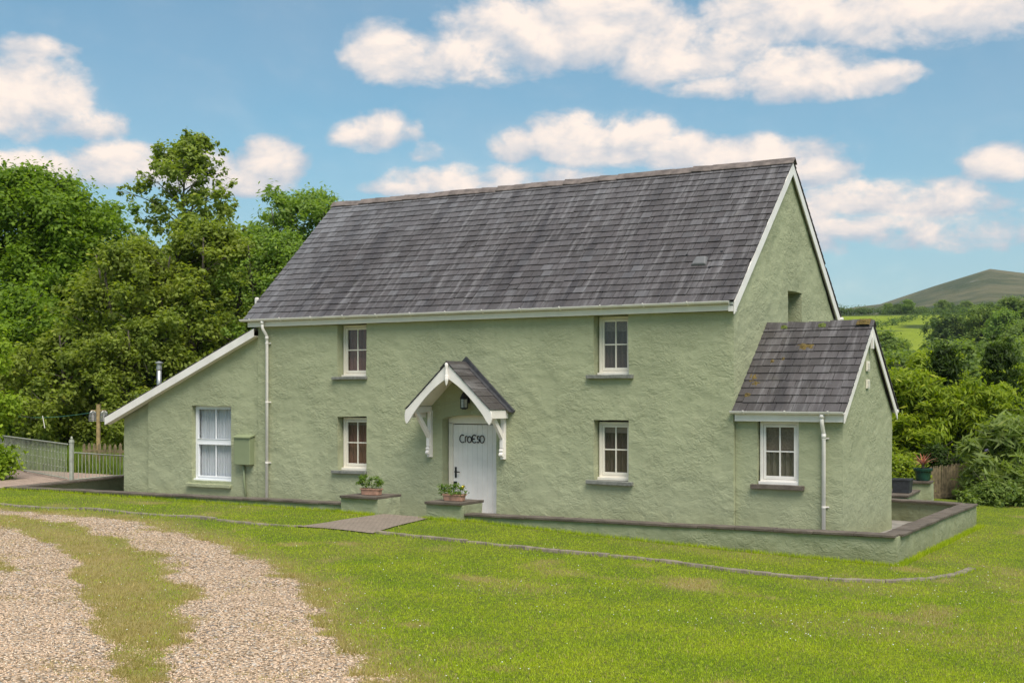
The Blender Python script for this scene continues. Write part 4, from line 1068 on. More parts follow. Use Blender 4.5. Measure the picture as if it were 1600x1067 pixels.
draped('path', PATH, slab_mat('path_brick', (.27, .215, .165), (.24, .19, .15), 4.2), .018)

# kerb stones along the lawn
KERB = [(-26, -4.9), (-20, -5.35), (-13.95, -5.50), (-9.69, -5.28), (-6.3, -5.02)], [(-4.7, -4.86), (-3.2, -4.68), (-1.64, -4.52), (1.18, -4.27), (2.6, -4.2), (3.3, -4.0), (3.9, -3.55), (4.3, -2.95), (4.55, -2.1), (4.62, -1.3)]
mb = MB(); rng = random.Random(11)
for poly in KERB:
    acc = []; 
    for i in range(len(poly) - 1):
        a = Vector(poly[i]); b = Vector(poly[i + 1]); n = max(1, int((b - a).length / .12))
        for k in range(n): acc.append(a.lerp(b, k / n))
    acc.append(Vector(poly[-1]))
    i = 0
    while i < len(acc) - 1:
        j = min(i + 7, len(acc) - 1); h = .04 + rng.uniform(-.012, .012); vs = []; wv = rng.uniform(.14, .16); sh = rng.uniform(-.012, .012)
        for k in range(i, j + 1):
            p = acc[k]; d = (acc[min(k + 1, len(acc) - 1)] - acc[max(k - 1, 0)]).normalized(); nr = Vector((-d.y, d.x))
            if k == i: p = p + d * .006
            if k == j: p = p - d * .006
            p = p + nr * sh
            g = gzs(p.x, p.y); e = rng.uniform(-.005, .005)
            q = p + nr * wv
            vs += [(p.x, p.y, g - .1), (q.x, q.y, g - .1), (q.x - nr.x * .01, q.y - nr.y * .01, g + h + e), (p.x + nr.x * .02, p.y + nr.y * .02, g + h + e)]
        m_ = j - i; fs = [(0, 3, 2, 1), tuple(m_ * 4 + q for q in (0, 1, 2, 3))]
        for k in range(m_):
            u = 4 * k
            for (p_, q_) in ((0, 1), (1, 2), (2, 3), (3, 0)): fs.append((u + p_, u + q_, u + q_ + 4, u + p_ + 4))
        mb.add(vs, fs); i = j
tag(mb.build('kerb', M_kerb, bevel=.008), kind='structure')

# ------------------------------------------------------------------ foliage tools
def leaf_mat(name, c1, c2, c3=None, trans=.5):
    m = bpy.data.materials.new(name); m.use_nodes = True; t = NT(m.node_tree); t.n.clear()
    r = t.node('ShaderNodeAttribute', attribute_name='rnd').outputs['Fac']
    p = geo(t); big = t.ramp(t.noise(p, .9, 3), .3, .7)
    c = t.mix(r, c1, c2)
    if c3: c = t.mix(t.m('MULTIPLY', big, .8), c, t.mix(r, c3, c2))
    c = t.mix(t.ramp(r, .965, .99), c, tuple(x * 1.12 for x in (c2[0] * 1.15, c2[1], c2[2])))
    b = t.n.new('ShaderNodeBsdfPrincipled'); t.l.new(c, b.inputs['Base Color']); b.inputs['Roughness'].default_value = .55; b.inputs['Specular IOR Level'].default_value = .25
    tr = t.n.new('ShaderNodeBsdfTranslucent'); t.l.new(t.mix(1.0, c, (1.3, 1.35, .5), 'MULTIPLY'), tr.inputs[0])
    mx = t.n.new('ShaderNodeMixShader'); mx.inputs[0].default_value = trans
    t.l.new(b.outputs[0], mx.inputs[1]); t.l.new(tr.outputs[0], mx.inputs[2])
    o = t.n.new('ShaderNodeOutputMaterial'); t.l.new(mx.outputs[0], o.inputs[0]); return m
ML_syc = leaf_mat('sycamore_leaf', (.08, .15, .018), (.23, .34, .036), (.17, .27, .022))
ML_ash = leaf_mat('ash_leaf', (.12, .18, .034), (.32, .39, .075), (.21, .26, .045))
ML_hazel = leaf_mat('hazel_leaf', (.095, .145, .022), (.30, .365, .06), (.22, .25, .036))
ML_willow = leaf_mat('willow_leaf', (.10, .18, .036), (.28, .39, .075), (.19, .29, .045))
ML_lime = leaf_mat('lime_leaf', (0.169, 0.260, 0.019), (0.351, 0.468, 0.039))
ML_hedge = leaf_mat('hedge_leaf', (.115, .185, .014), (.34, .41, .03), (.23, .31, .02))
ML_darksp = leaf_mat('dark_conifer_leaf', (0.029, 0.058, 0.010), (0.078, 0.124, 0.018))
ML_oak = leaf_mat('oak_leaf', (.09, .15, .04), (.24, .32, .075), (.16, .22, .045))
ML_dark = leaf_mat('dark_oak_leaf', (.06, .105, .035), (.15, .22, .06))
ML_bud = leaf_mat('buddleia_leaf', (0.135, 0.188, 0.053), (0.300, 0.375, 0.112), (0.195, 0.255, 0.060))
ML_flower = leaf_mat('leafy_bedding', (0.078, 0.156, 0.019), (0.208, 0.312, 0.039))

def leaves(cl, n, size, rng, flat=.8, elong=1.0, droop=0.0, shell=.45):
    """n leaf quads scattered in clumps cl[(x,y,z,r)]"""
    cl = np.asarray(cl, float); wgt = cl[:, 3] ** 2; idx = rng.choice(len(cl), n, p=wgt / wgt.sum())
    c = cl[idx]; d = rng.normal(size=(n, 3)); d /= np.linalg.norm(d, axis=1)[:, None]
    rad = c[:, 3] * rng.random(n) ** shell * np.minimum(np.exp(rng.normal(size=n) * .36), 1.55); P = c[:, :3] + d * rad[:, None] * np.array([1, 1, flat])
    # leaf plane: outward and upward lean with scatter
    N = d * .55 + np.array([0, 0, .75]) + rng.normal(size=(n, 3)) * .45; N /= np.linalg.norm(N, axis=1)[:, None]
    T = np.cross(N, rng.normal(size=(n, 3))); T /= np.linalg.norm(T, axis=1)[:, None]
    T[:, 2] -= droop; T /= np.linalg.norm(T, axis=1)[:, None]
    B = np.cross(N, T); B /= np.linalg.norm(B, axis=1)[:, None]
    s = size * rng.uniform(.6, 1.25, n)[:, None]; a = s * .5 * elong; b = s * .36 / math.sqrt(elong)
    V = np.stack([P - T * a, P + B * b + N * b * .25 - T * a * .1, P + T * a, P - B * b + N * b * .25 - T * a * .1], 1).reshape(-1, 3)
    return V
def crown_clumps(rng, k, cx, cy, z0, z1, rmax, prof, rc, lump=.35, bias=.5):
    out = []
    ph = rng.random(6) * 6.28
    while len(out) < k:
        t_ = rng.random(); z = z0 + (z1 - z0) * t_; rr = rmax * prof(t_); a = rng.random() * 2 * math.pi
        wob = 1 + lump * (.5 * math.sin(2 * a + ph[0] + t_ * 4) + .35 * math.sin(3 * a + ph[1] - t_ * 7) + .3 * math.sin(5 * a + ph[2] + t_ * 11))
        q = rr * wob * rng.random() ** bias
        if rng.random() < .16:      # thin sprays standing out of the crown
            q = rr * wob * rng.uniform(1.0, 1.18) + rc * .3; z += rng.uniform(0, .5) * rc
            out.append((cx + q * math.cos(a), cy + q * math.sin(a), z, rc * rng.uniform(.25, .5))); continue
        out.append((cx + q * math.cos(a), cy + q * math.sin(a), z, rc * rng.uniform(.5, 1.25)))
    return out
def make_tree(name, label, cat, group, loc, h, rmax, z0, prof, k, n, size, mat, seed, rc=.8, trunk_r=.2, bark=M_bark, flat=.85, elong=1., droop=0., limbs=26, lean=(0, 0), lump=.35, bias=.5, stems=1, shell=.45, extra=None):
    rng = np.random.default_rng(seed); root = empty(name, loc, label=label, cat=cat, group=group)
    cl = crown_clumps(rng, k, lean[0] * .7, lean[1] * .7, z0, h - rc * .4, rmax, prof, rc, lump, bias)
    if extra: cl += extra
    mb = MB(); base_pts = []
    for s_ in range(stems):
        ang = s_ * 6.28 / max(stems, 1) + rng.random(); sp = .0 if stems == 1 else rmax * .35
        pts = []; m_ = 9
        for i in range(m_):
            u = i / (m_ - 1); w_ = .06 * h * math.sin(u * 3 + seed + s_) * .25
            pts.append(Vector((lean[0] * u + sp * u * math.cos(ang) + w_, lean[1] * u + sp * u * math.sin(ang) + w_ * .5, u * h * .93)))
        rr = [trunk_r * (1.25 if i == 0 else 1) * (1 - .9 * (i / (m_ - 1))) + .012 for i in range(m_)]
        mb.tube(pts, rr, 8); base_pts.append(pts)
    order = rng.permutation(len(cl))[:limbs]
    for i in order:
        x, y, z, r = cl[i]; pts = base_pts[int(rng.integers(stems))]
        u = max(.12, min(.92, (z - math.hypot(x, y) * .55) / (h * .93))); f = u * 8; j = int(f); st = pts[j].lerp(pts[min(j + 1, 8)], f - j)
        e = Vector((x, y, z)); mid = st.lerp(e, .55) + Vector((0, 0, .08 * (e - st).length)); r0 = trunk_r * (1 - .85 * u) * .5 + .012
        mb.tube([st, st.lerp(mid, .5) + Vector((0, 0, .02)), mid, e], [r0, r0 * .75, r0 * .5, .008], 5)
        for q in range(2):
            e2 = e + Vector(rng.normal(size=3) * r * .7); mb.tube([mid.lerp(e, .3 + .3 * q), e2], [r0 * .35, .005], 4)
    mb.build('trunk', bark, root, smooth=True)
    V = leaves(cl, n, size, rng, flat, elong, droop, shell)
    np_mesh('crown', V, 4, mat, root, {'rnd': rng.random(n)})
    return root
def copy_tree(o, loc, rz, sc, label, group=None, name=None):
    r = o.copy(); C.objects.link(r); r.location = loc; r.rotation_euler = (0, 0, rz); r.scale = (sc, sc, sc * random.uniform(.95, 1.08)); r['label'] = label
    if group: r['group'] = group
    for ch in list(o.children):
        c = ch.copy(); C.objects.link(c); c.parent = r
    return r
def at(px, d):
    """ground point on the bearing px at forward distance d"""
    u = (px - 800) / 2000; x = CAMX + d * (FW[0] + u * RT[0]); y = CAMY + d * (FW[1] + u * RT[1]); return x, y
def tz(x, y): return float(terrain(np.array(float(x)), np.array(float(y))))
dome = lambda t_: math.sqrt(max(0, 1 - (2 * t_ - .85) ** 2 / 1.35)) * (1 - .25 * t_)
egg = lambda t_: max(.12, math.sin(math.pi * min(1, .12 + .88 * (1 - t_) ** .8)) ** .7) * (1 - .35 * t_)
cone = lambda t_: .08 + .92 * (1 - t_) ** .9
round_ = lambda t_: math.sqrt(max(.02, 1 - (2 * t_ - 1) ** 2))

# ------------------------------------------------------------------ woodland on the left
GW = 'trees of the wood behind the cottage'
WOOD = [
 ('sycamore_tree', 'big dense dark green sycamore at the far left edge of the wood', 'tree', dict(px=55, d=50, h=11.4, r=4.6, z0=.8, prof=dome, k=300, n=85000, size=.18, mat=ML_syc, seed=1, rc=.72, tr=.35)),
 ('sycamore_tree', 'lower rounded sycamore shoulder beside the tall thin ash', 'tree', dict(px=150, d=54, h=10.5, r=3.3, z0=1, prof=dome, k=170, n=42000, size=.17, mat=ML_syc, seed=2, rc=.7, tr=.25)),
 ('ash_tree', 'tallest tree, thin open crown with sky showing between its branches', 'tree', dict(px=292, d=47, h=12.2, r=3.7, z0=2.0, prof=lambda t_: .20 + .95 * (1 - t_) ** .8, k=420, n=26000, size=.17, mat=ML_ash, seed=3, rc=.36, tr=.13, bark=M_paleb, limbs=150)),
 ('willow_tree', 'light green upright tree nearest the roof edge, several pale stems', 'tree', dict(px=470, d=52, h=10.9, r=3.1, z0=1.5, prof=lambda t_: .6 * dome(t_) + .35, k=380, n=34000, size=.15, mat=ML_willow, seed=4, rc=.45, tr=.10, bark=M_paleb, stems=5, elong=1.7, limbs=70)),
 ('hazel_tree', 'broad olive green tree below the tall ash', 'tree', dict(px=205, d=42, h=7.7, r=3.2, z0=.6, prof=dome, k=260, n=42000, size=.145, mat=ML_hazel, seed=5, rc=.46, tr=.12, stems=4, limbs=50)),
 ('hazel_tree', 'dusky olive tree behind the flue pipe', 'tree', dict(px=330, d=43, h=8.3, r=3.1, z0=.5, prof=dome, k=250, n=42000, size=.14, mat=ML_hazel, seed=6, rc=.46, tr=.12, stems=4, limbs=50)),
 ('hawthorn_tree', 'small grey green tree close to the white aerial', 'tree', dict(px=432, d=43, h=8.1, r=2.7, z0=.6, prof=dome, k=220, n=34000, size=.12, mat=ML_willow, seed=7, rc=.42, tr=.10, stems=3, limbs=50)),
 ('hawthorn_tree', 'dark low tree behind the bird feeder pole', 'tree', dict(px=120, d=41.5, h=4.8, r=2.7, z0=.2, prof=dome, k=150, n=28000, size=.14, mat=ML_hazel, seed=8, rc=.45, tr=.1, stems=3, limbs=40)),
 ('elm_tree', 'shadowy dark tree above the tall metal fence', 'tree', dict(px=20, d=44, h=6.2, r=3.2, z0=.2, prof=dome, k=150, n=30000, size=.17, mat=ML_syc, seed=9, rc=.6, tr=.14)),
 ('sycamore_tree', 'sycamore at the back filling the gap behind the ash', 'tree', dict(px=385, d=60, h=10.4, r=3.6, z0=1, prof=dome, k=150, n=22000, size=.24, mat=ML_willow, seed=10, rc=.7, tr=.2)),
 ('laurel_bush', 'bright lime green bush at the left edge of the garden', 'bush', dict(px=-22, d=33, h=4.55, r=.75, z0=.3, prof=dome, k=60, n=9000, size=.11, mat=ML_lime, seed=11, rc=.34, tr=.05, stems=2)),
 ('hazel_tree', 'low spreading hazel right behind the picket fence', 'tree', dict(px=225, d=40.3, h=4.9, r=2.3, z0=.2, prof=dome, k=150, n=26000, size=.12, mat=ML_hazel, seed=12, rc=.42, tr=.08, stems=4, limbs=40)),
]
for nm, lb, ct, q in WOOD:
    x, y = at(q['px'], q['d'])
    make_tree(nm, lb, ct, GW if 'bush' not in nm else None, (x, y, tz(x, y)), q['h'] - tz(x, y), q['r'], q['z0'], q['prof'], q['k'], q['n'], q['size'], q['mat'], q['seed'], q['rc'], q['tr'], q.get('bark', M_bark),
              elong=q.get('elong', 1.15), stems=q.get('stems', 1), limbs=q.get('limbs', 26), droop=.25)
# more of the wood, standing behind and beyond the frame
protos = [o for o in C.objects if o.parent is None and o.get('group') == GW]
EXTRA = [(-90, 55, 1, 'sycamore of the wood beyond the left edge'), (95, 66, 0, 'back row sycamore rising behind the big left one'), (255, 64, 1, 'back row tree between the sycamores and the ash'),
         (560, 66, 1, 'tree of the wood hidden behind the roof'), (-200, 60, 0, 'outer sycamore far left of the wood'), (-340, 56, 1, 'second sycamore far left of the wood'), (-480, 60, 8, 'elm at the outer left end of the wood'), (-620, 58, 0, 'last sycamore at the outer left end'), (440, 70, 0, 'back row sycamore behind the upright willow')]
for px, d_, k, lb in EXTRA:
    x, y = at(px, d_); copy_tree(protos[k], (x, y, tz(x, y)), px * .7, .86 if 200 < px < 500 else .95, lb, GW)

# rough undergrowth along the wood edge and long grass behind the fence
def tufts(name, pts, hmin, hmax, wd, mat, per, seed, lean=.5, spread=.05, attrs=True):
    rng = np.random.default_rng(seed); P = np.repeat(np.asarray(pts, float), per, 0); n = len(P)
    a = rng.random(n) * 2 * math.pi; off = np.stack([np.cos(a), np.sin(a), np.zeros(n)], 1)
    P = P + off * (spread * rng.random(n) ** .5)[:, None]
    h = rng.uniform(hmin, hmax, n); w = wd * rng.uniform(.7, 1.3, n)
    b = rng.random(n) * 2 * math.pi; side = np.stack([np.cos(b), np.sin(b), np.zeros(n)], 1) * w[:, None] * .5
    tip = P + np.stack([np.cos(a), np.sin(a), np.zeros(n)], 1) * (h * lean * rng.random(n))[:, None] + np.array([0, 0, 1.]) * h[:, None]
    V = np.stack([P - side, P + side, tip], 1).reshape(-1, 3)
    return np_mesh(name, V, 3, mat, None, {'rnd': rng.random(n)})
ML_grass = leaf_mat('grass_blade', (.20, .30, .010), (.47, .58, .028), (.43, .46, .018), trans=.35)
ML_drygrass = leaf_mat('dry_grass_blade', (.28, .24, .07), (.50, .42, .17), (.38, .27, .11), trans=.35)
ML_long = leaf_mat('long_grass_blade', (0.091, 0.156, 0.019), (0.260, 0.351, 0.052), trans=.3)

# lawn blades: denser near the camera, clipped to what the photograph can see and a margin beyond
def sample_lawn(n, dmin, dmax, seed):
    rng = np.random.default_rng(seed); d = dmin * (dmax / dmin) ** rng.random(n)
    u = rng.uniform(-.62, .62, n)
    x = CAMX + d * (FW[0] + u * RT[0]); y = CAMY + d * (FW[1] + u * RT[1]); return x, y, rng
def blocked(x, y):
    b = pdist(x, y, YARD) > -.30
    b |= pdist(x, y, PATH) > .02; b |= pdist(x, y, PATIO) > 0
    b |= (x < 2.3) & (x > -19) & (y > -1.6)
    return b
def kerb_d(x, y):
    dm = np.full(x.shape, 9.)
    for poly in KERB:
        for i in range(len(poly) - 1):
            (x0, y0), (x1, y1) = poly[i], poly[i + 1]; ex, ey = x1 - x0, y1 - y0
            tt = np.clip(((x - x0) * ex + (y - y0) * ey) / (ex * ex + ey * ey), 0, 1); dm = np.minimum(dm, np.hypot(x - x0 - tt * ex, y - y0 - tt * ey))
    return dm
x, y, rng = sample_lawn(440000, 10.5, 36, 21)
g = gravel_at(x, y); keep = ~blocked(x, y) & (kerb_d(x, y) > .1) & (g < rng.uniform(-.12, .10, len(x)))
x, y, g = x[keep], y[keep], g[keep]; dr_ = dry_at(x, y); isdry = rng.random(len(x)) < dr_
for sel, nm, mt, h0, h1 in ((~isdry, 'lawn_grass', ML_grass, .012, .036), (isdry, 'dry_grass', ML_drygrass, .018, .055)):
    P = np.stack([x[sel], y[sel], gz(x[sel], y[sel]) - .004], 1); o = tufts(nm, P, h0, h1, .009, mt, 2, 5, .9, .03)
    tag(o, 'short mown green lawn grass around the cottage' if nm == 'lawn_grass' else 'straw coloured grass fringing the gravel tracks', 'grass', kind='stuff')
# sparse weeds in the gravel
x, y, rng = sample_lawn(78000, 10.5, 30, 22); g = gravel_at(x, y)
k = (g > 0) & (vnoise(x, y, 2.2, 11) * .6 + vnoise(x, y, 7, 12) * .4 > .60 + .0 * g) & (g < 1.0); x, y = x[k], y[k]
o = tufts('gravel_weeds', np.stack([x, y, gz(x, y) - .003], 1), .01, .035, .008, ML_drygrass, 3, 6, 1.2, .03); tag(o, 'small weeds and moss growing through the gravel', 'weeds', kind='stuff')
# taller unmown fringe at wall feet and kerb
pts = []; rng = random.Random(5)
def fringe(A, B, n, wdt=.05):
    for _ in range(n):
        s = rng.random(); x = A[0] + (B[0] - A[0]) * s + rng.uniform(-wdt, wdt); y = A[1] + (B[1] - A[1]) * s + rng.uniform(-wdt, wdt); pts.append((x, y, gzs(x, y) - .01))
fringe((-17, -3.12), (-7.4, -2.47), 1500, .05); fringe((-7.35, -2.60), (-6.45, -2.60), 200, .04); fringe((-5.35, -2.52), (-4.5, -2.48), 260, .05); fringe((-4.5, -2.38), (3.5, -1.86), 1500, .05); fringe((3.53, -1.8), (3.42, 5.2), 1600, .05)
for poly in KERB:
    for i in range(len(poly) - 1): fringe(poly[i], poly[i + 1], int(45 * math.hypot(poly[i + 1][0] - poly[i][0], poly[i + 1][1] - poly[i][1])), .03)
tag(tufts('edge_grass', pts, .03, .10, .010, ML_grass, 3, 8, .7, .03), 'longer grass left standing along the foot of the low walls and kerb', 'grass', kind='stuff')
# ragged longer tufts where turf meets gravel
x, y, rng = sample_lawn(115000, 10.5, 26, 51); g = gravel_at(x, y); k = (np.abs(g + .02) < .16 * rng.random(len(x))) & (kerb_d(x, y) > .12) & ~blocked(x, y) & (vnoise(x, y, 3.1, 17) > .42); x, y = x[k], y[k]
tag(tufts('verge_grass', np.stack([x, y, gz(x, y) - .004], 1), .03, .095, .009, ML_drygrass, 4, 52, .9, .035), 'longer straw and green tufts along the ragged edge of the gravel', 'grass', kind='stuff')
# clover flowers
rng = np.random.default_rng(31); x, y, _ = sample_lawn(12000, 11, 27, 32)
dn = np.clip((vnoise(x, y, .45, 13) - .45) * 3, 0, 1) * .7 + .06; dn = np.where((x < 3) & (y < -9) & (gravel_at(x, y) > -1.7), np.maximum(dn, .35), dn)
k = (rng.random(len(x)) < dn * .24) & ~blocked(x, y) & (gravel_at(x, y) < -.15) & (kerb_d(x, y) > .15); x, y = x[k], y[k]; n = len(x)
ico = MB(); ico.lathe([(.001, -.6), (.7, -.45), (1, 0), (.7, .55), (.001, .75)], 6); iv = np.array(ico.v); 
quads = np.array([iv[list(f)] for f in ico.f if len(f) == 4])
sc = rng.uniform(.004, .009, n); P = np.stack([x, y, gz(x, y) + rng.uniform(.02, .055, n)], 1)
V = (P[:, None, None, :] + quads[None] * sc[:, None, None, None]).reshape(-1, 3)
o = np_mesh('clover_flowers', V, 4, simple('clover_white', (.75, .75, .66), .8, .1, 30), None); tag(o, 'white clover flower heads dotted over the lawn', 'flowers', kind='stuff')
# loose stones on the tracks
x, y, rng = sample_lawn(195000, 10.5, 25, 41); g = gravel_at(x, y); k = (g > rng.uniform(-.25, .15, len(x))) & (kerb_d(x, y) > .15) & ~blocked(x, y); x, y = x[k], y[k]; n = len(x)
oc = np.array([(1, 0, 0), (0, 1, 0), (-1, 0, 0), (0, -1, 0), (0, 0, .8), (0, 0, -.5)], float)
tri = np.array([(0, 1, 4), (1, 2, 4), (2, 3, 4), (3, 0, 4)])
base = oc[None] * rng.uniform(.55, 1.25, (n, 6, 1)) ; a = rng.random(n) * 6.28
ca, sa = np.cos(a), np.sin(a); bx = base[..., 0] * ca[:, None] - base[..., 1] * sa[:, None]; by = base[..., 0] * sa[:, None] + base[..., 1] * ca[:, None]
base = np.stack([bx, by, base[..., 2]], -1) * (rng.uniform(.0035, .0125, n))[:, None, None]
P = np.stack([x, y, gz(x, y) + .002], 1); V = (base + P[:, None, :])[:, tri].reshape(-1, 3)
m, t, b = new_mat('gravel_stone'); r = t.node('ShaderNodeAttribute', attribute_name='rnd').outputs['Fac']
cr = t.n.new('ShaderNodeValToRGB'); t.l.new(r, cr.inputs[0]); cr.color_ramp.interpolation = 'CONSTANT'
cols = [(0.594, 0.420, 0.270), (0.734, 0.540, 0.378), (0.486, 0.330, 0.216), (0.648, 0.470, 0.333), (0.799, 0.670, 0.513), (0.540, 0.360, 0.216), (0.367, 0.310, 0.252), (0.670, 0.460, 0.306), (0.756, 0.570, 0.405), (0.432, 0.340, 0.261)]
while len(cr.color_ramp.elements) < len(cols): cr.color_ramp.elements.new(.5)
for i, c in enumerate(cols): cr.color_ramp.elements[i].position = i / len(cols); cr.color_ramp.elements[i].color = c + (1,)
t.l.new(cr.outputs[0], b.inputs['Base Color']); b.inputs['Roughness'].default_value = .85; b.inputs['Specular IOR Level'].default_value = .25
o = np_mesh('gravel_stones', V, 3, m, None, {'rnd': np.repeat(rng.random(n), 4)}); tag(o, 'loose buff and grey stones on the two wheel tracks', 'gravel', kind='stuff')

# ------------------------------------------------------------------ left: fences, picket, bird feeder
M_fence = simple('painted_railing', (.36, .37, .30), .5, .15, 10)
def railing(label, A, B, z0a, z0b, ha, hb, gap, knots=True):
    A = Vector(A); B = Vector(B); root = empty('metal_fence', (A.x, A.y, 0), label=label, cat='fence', group=None)
    L = (B - A).length; off = Vector((A.x, A.y, 0)); W = lambda s, z: Vector((A.x + (B.x - A.x) * s, A.y + (B.y - A.y) * s, z)) - off
    mb = MB(); mb.tube([W(0, z0a + ha), W(1, z0b + hb)], .018, 6); mb.tube([W(0, z0a + .06), W(1, z0b + .06)], .016, 6); mb.build('rail', M_fence, root)
    n = int(L / gap)
    for i in range(1, n):
        s = i / n; zb = z0a + (z0b - z0a) * s; hh = ha + (hb - ha) * s; mb = MB()
        mb.tube([W(s, zb + .04), W(s, zb + hh)], .008, 5)
        if knots:
            for kk in ((.35, .75) if i % 2 else (.55,)): c = W(s, zb + hh * kk); mb.lathe([(.001, -.025), (.018, 0), (.001, .025)], 5, tuple(c))
        mb.build('baluster', M_fence, root)
    return root
f1 = railing('taller pale metal railing with knuckled bars beside the patio, left of its square post', (-29.0, 4.35), (-17.62, -.70), .42, .44, 1.0, .93, .135)
f2 = railing('lower plain metal railing between the square post and the lean-to', (-17.45, -.62), (-17.75, 1.35), .42, .42, .74, .56, .125, False)
def metal_post(x, y, z0, h, s, label):
    mb = MB(); mb.box(-s, s, -s, s, 0, h); mb.box(-s * 1.2, s * 1.2, -s * 1.2, s * 1.2, h - .08, h - .04); mb.lathe([(s * .5, h), (s * .8, h + .03), (s * .5, h + .07), (.002, h + .08)], 10)
    o = mb.build('fence_post', M_fence, bevel=.004); o.location = (x, y, z0); o.rotation_euler = (0, 0, R(20)); tag(o, label, 'post')
metal_post(-17.52, -.66, .40, 1.09, .042, 'tall square metal post with ball cap joining the two railings')
metal_post(-17.78, 1.42, .40, .66, .05, 'short pale metal post against the lean-to corner')
pf = empty('picket_fence', (-18.3, 2.5, .42), label='weathered brown picket fence with pointed pales beside the lean-to', cat='fence')
u0 = Vector(at(131, 36)); u1 = Vector(at(196, 35.4)); pf.location = (u0.x, u0.y, .4); rng = random.Random(3); dd = (u1 - u0); ang = math.atan2(dd.y, dd.x); pf.rotation_euler = (0, 0, ang)
for i in range(9):
    s = i * dd.length / 8; mb = MB(); hh = .86 + rng.uniform(-.02, .02); w_ = .048
    mb.prism([(s - w_, 0, 0), (s + w_, 0, 0), (s + w_, 0, hh - .08), (s + .012, 0, hh), (s - .012, 0, hh), (s - w_, 0, hh - .08)], (0, .02, 0)); mb.build('pale', M_wood, pf, bevel=.003)
mb = MB(); mb.box(-.05, dd.length + .05, .022, .06, .2, .28); mb.box(-.05, dd.length + .05, .022, .06, .6, .68); mb.build('rail', M_wood, pf)
# bird feeder pole with two wire cages
x, y = at(154, 35.9); bf = empty('bird_feeder', (x, y, .38), R(31.2), label='timber pole carrying two wire cage bird feeders beside the lean-to', cat='bird feeder')
M_pole = simple('pale_timber', (.33, .24, .11), .8, .25, 9)
mb = MB(); mb.box(-.045, .045, -.045, .045, 0, 1.95); mb.box(-.05, .05, -.05, .05, 1.95, 1.97); mb.build('pole', M_pole, bf)
mb = MB(); mb.box(-.22, .22, -.012, .012, 1.78, 1.81); mb.build('arm', M_pole, bf)
for sg in (-1, 1):
    cx = sg * .155; mb = MB()
    for k in range(12):
        a = k / 12 * 6.283; mb.tube([(cx + .03 * math.cos(a), .03 * math.sin(a), 1.79), (cx + .09 * math.cos(a), .09 * math.sin(a), 1.74), (cx + .11 * math.cos(a), .11 * math.sin(a), 1.62), (cx + .11 * math.cos(a), .11 * math.sin(a), 1.50)], .006, 4)
    for z in (1.50, 1.56, 1.62, 1.68, 1.73): rr = .112 if z < 1.65 else .10; mb.tube([(cx + rr * math.cos(k / 12 * 6.283), rr * math.sin(k / 12 * 6.283), z) for k in range(13)], .006, 4, cap=False)
    cg = mb.build('cage', M_tin, bf); mb = MB(); mb.lathe([(.05, 1.52), (.05, 1.70)], 10, (cx, 0, 0)); mb.build('seed_tube', simple('seed', (.38, .36, .33), .6, .2, 40), cg)
# washing line with pegs
x, y = at(78, 37); x2, y2 = at(-60, 41); mb = MB(); A = Vector((*at(150, 36.8), 2.12)); B = Vector((x2, y2, 2.3))
mb.tube([A.lerp(B, s) - Vector((0, 0, .28 * math.sin(math.pi * s))) for s in np.linspace(0, 1, 16)], .006, 4)
wl = mb.build('washing_line', simple('green_line', (.06, .22, .16), .5)); tag(wl, 'thin green washing line strung across the dark trees from the feeder pole', 'washing line')
mb = MB(); mb.tube([(0, 0, 0), (-.10, 0, .36)], .010, 5); lp = mb.build('line_prop', M_white); lp.location = (*at(70, 37.8), 1.63); tag(lp, 'thin white stick leaning in the dark foliage above the railing', 'stick')
# long grass behind the railing
pts = []; rng = random.Random(9)
for _ in range(7000):
    px = rng.uniform(-60, 190); d_ = rng.uniform(33.5, 41); x, y = at(px, d_)
    s = (x + 29) / 11.4; yf = 4.35 - 5.05 * s
    if x < -17.8 and y < yf + .35: continue
    if x > -18.2 and y < 2.0: continue
    if pdist(np.array(x), np.array(y), PATIO) > -.1: continue
    pts.append((x, y, gzs(x, y) - .02 if -34 < x < 15 and y < 11 else tz(x, y)))
tag(tufts('long_grass', pts, .25, .75, .022, ML_long, 5, 10, .45, .09), 'tall rough grass and weeds behind the metal railing', 'long grass', kind='stuff')

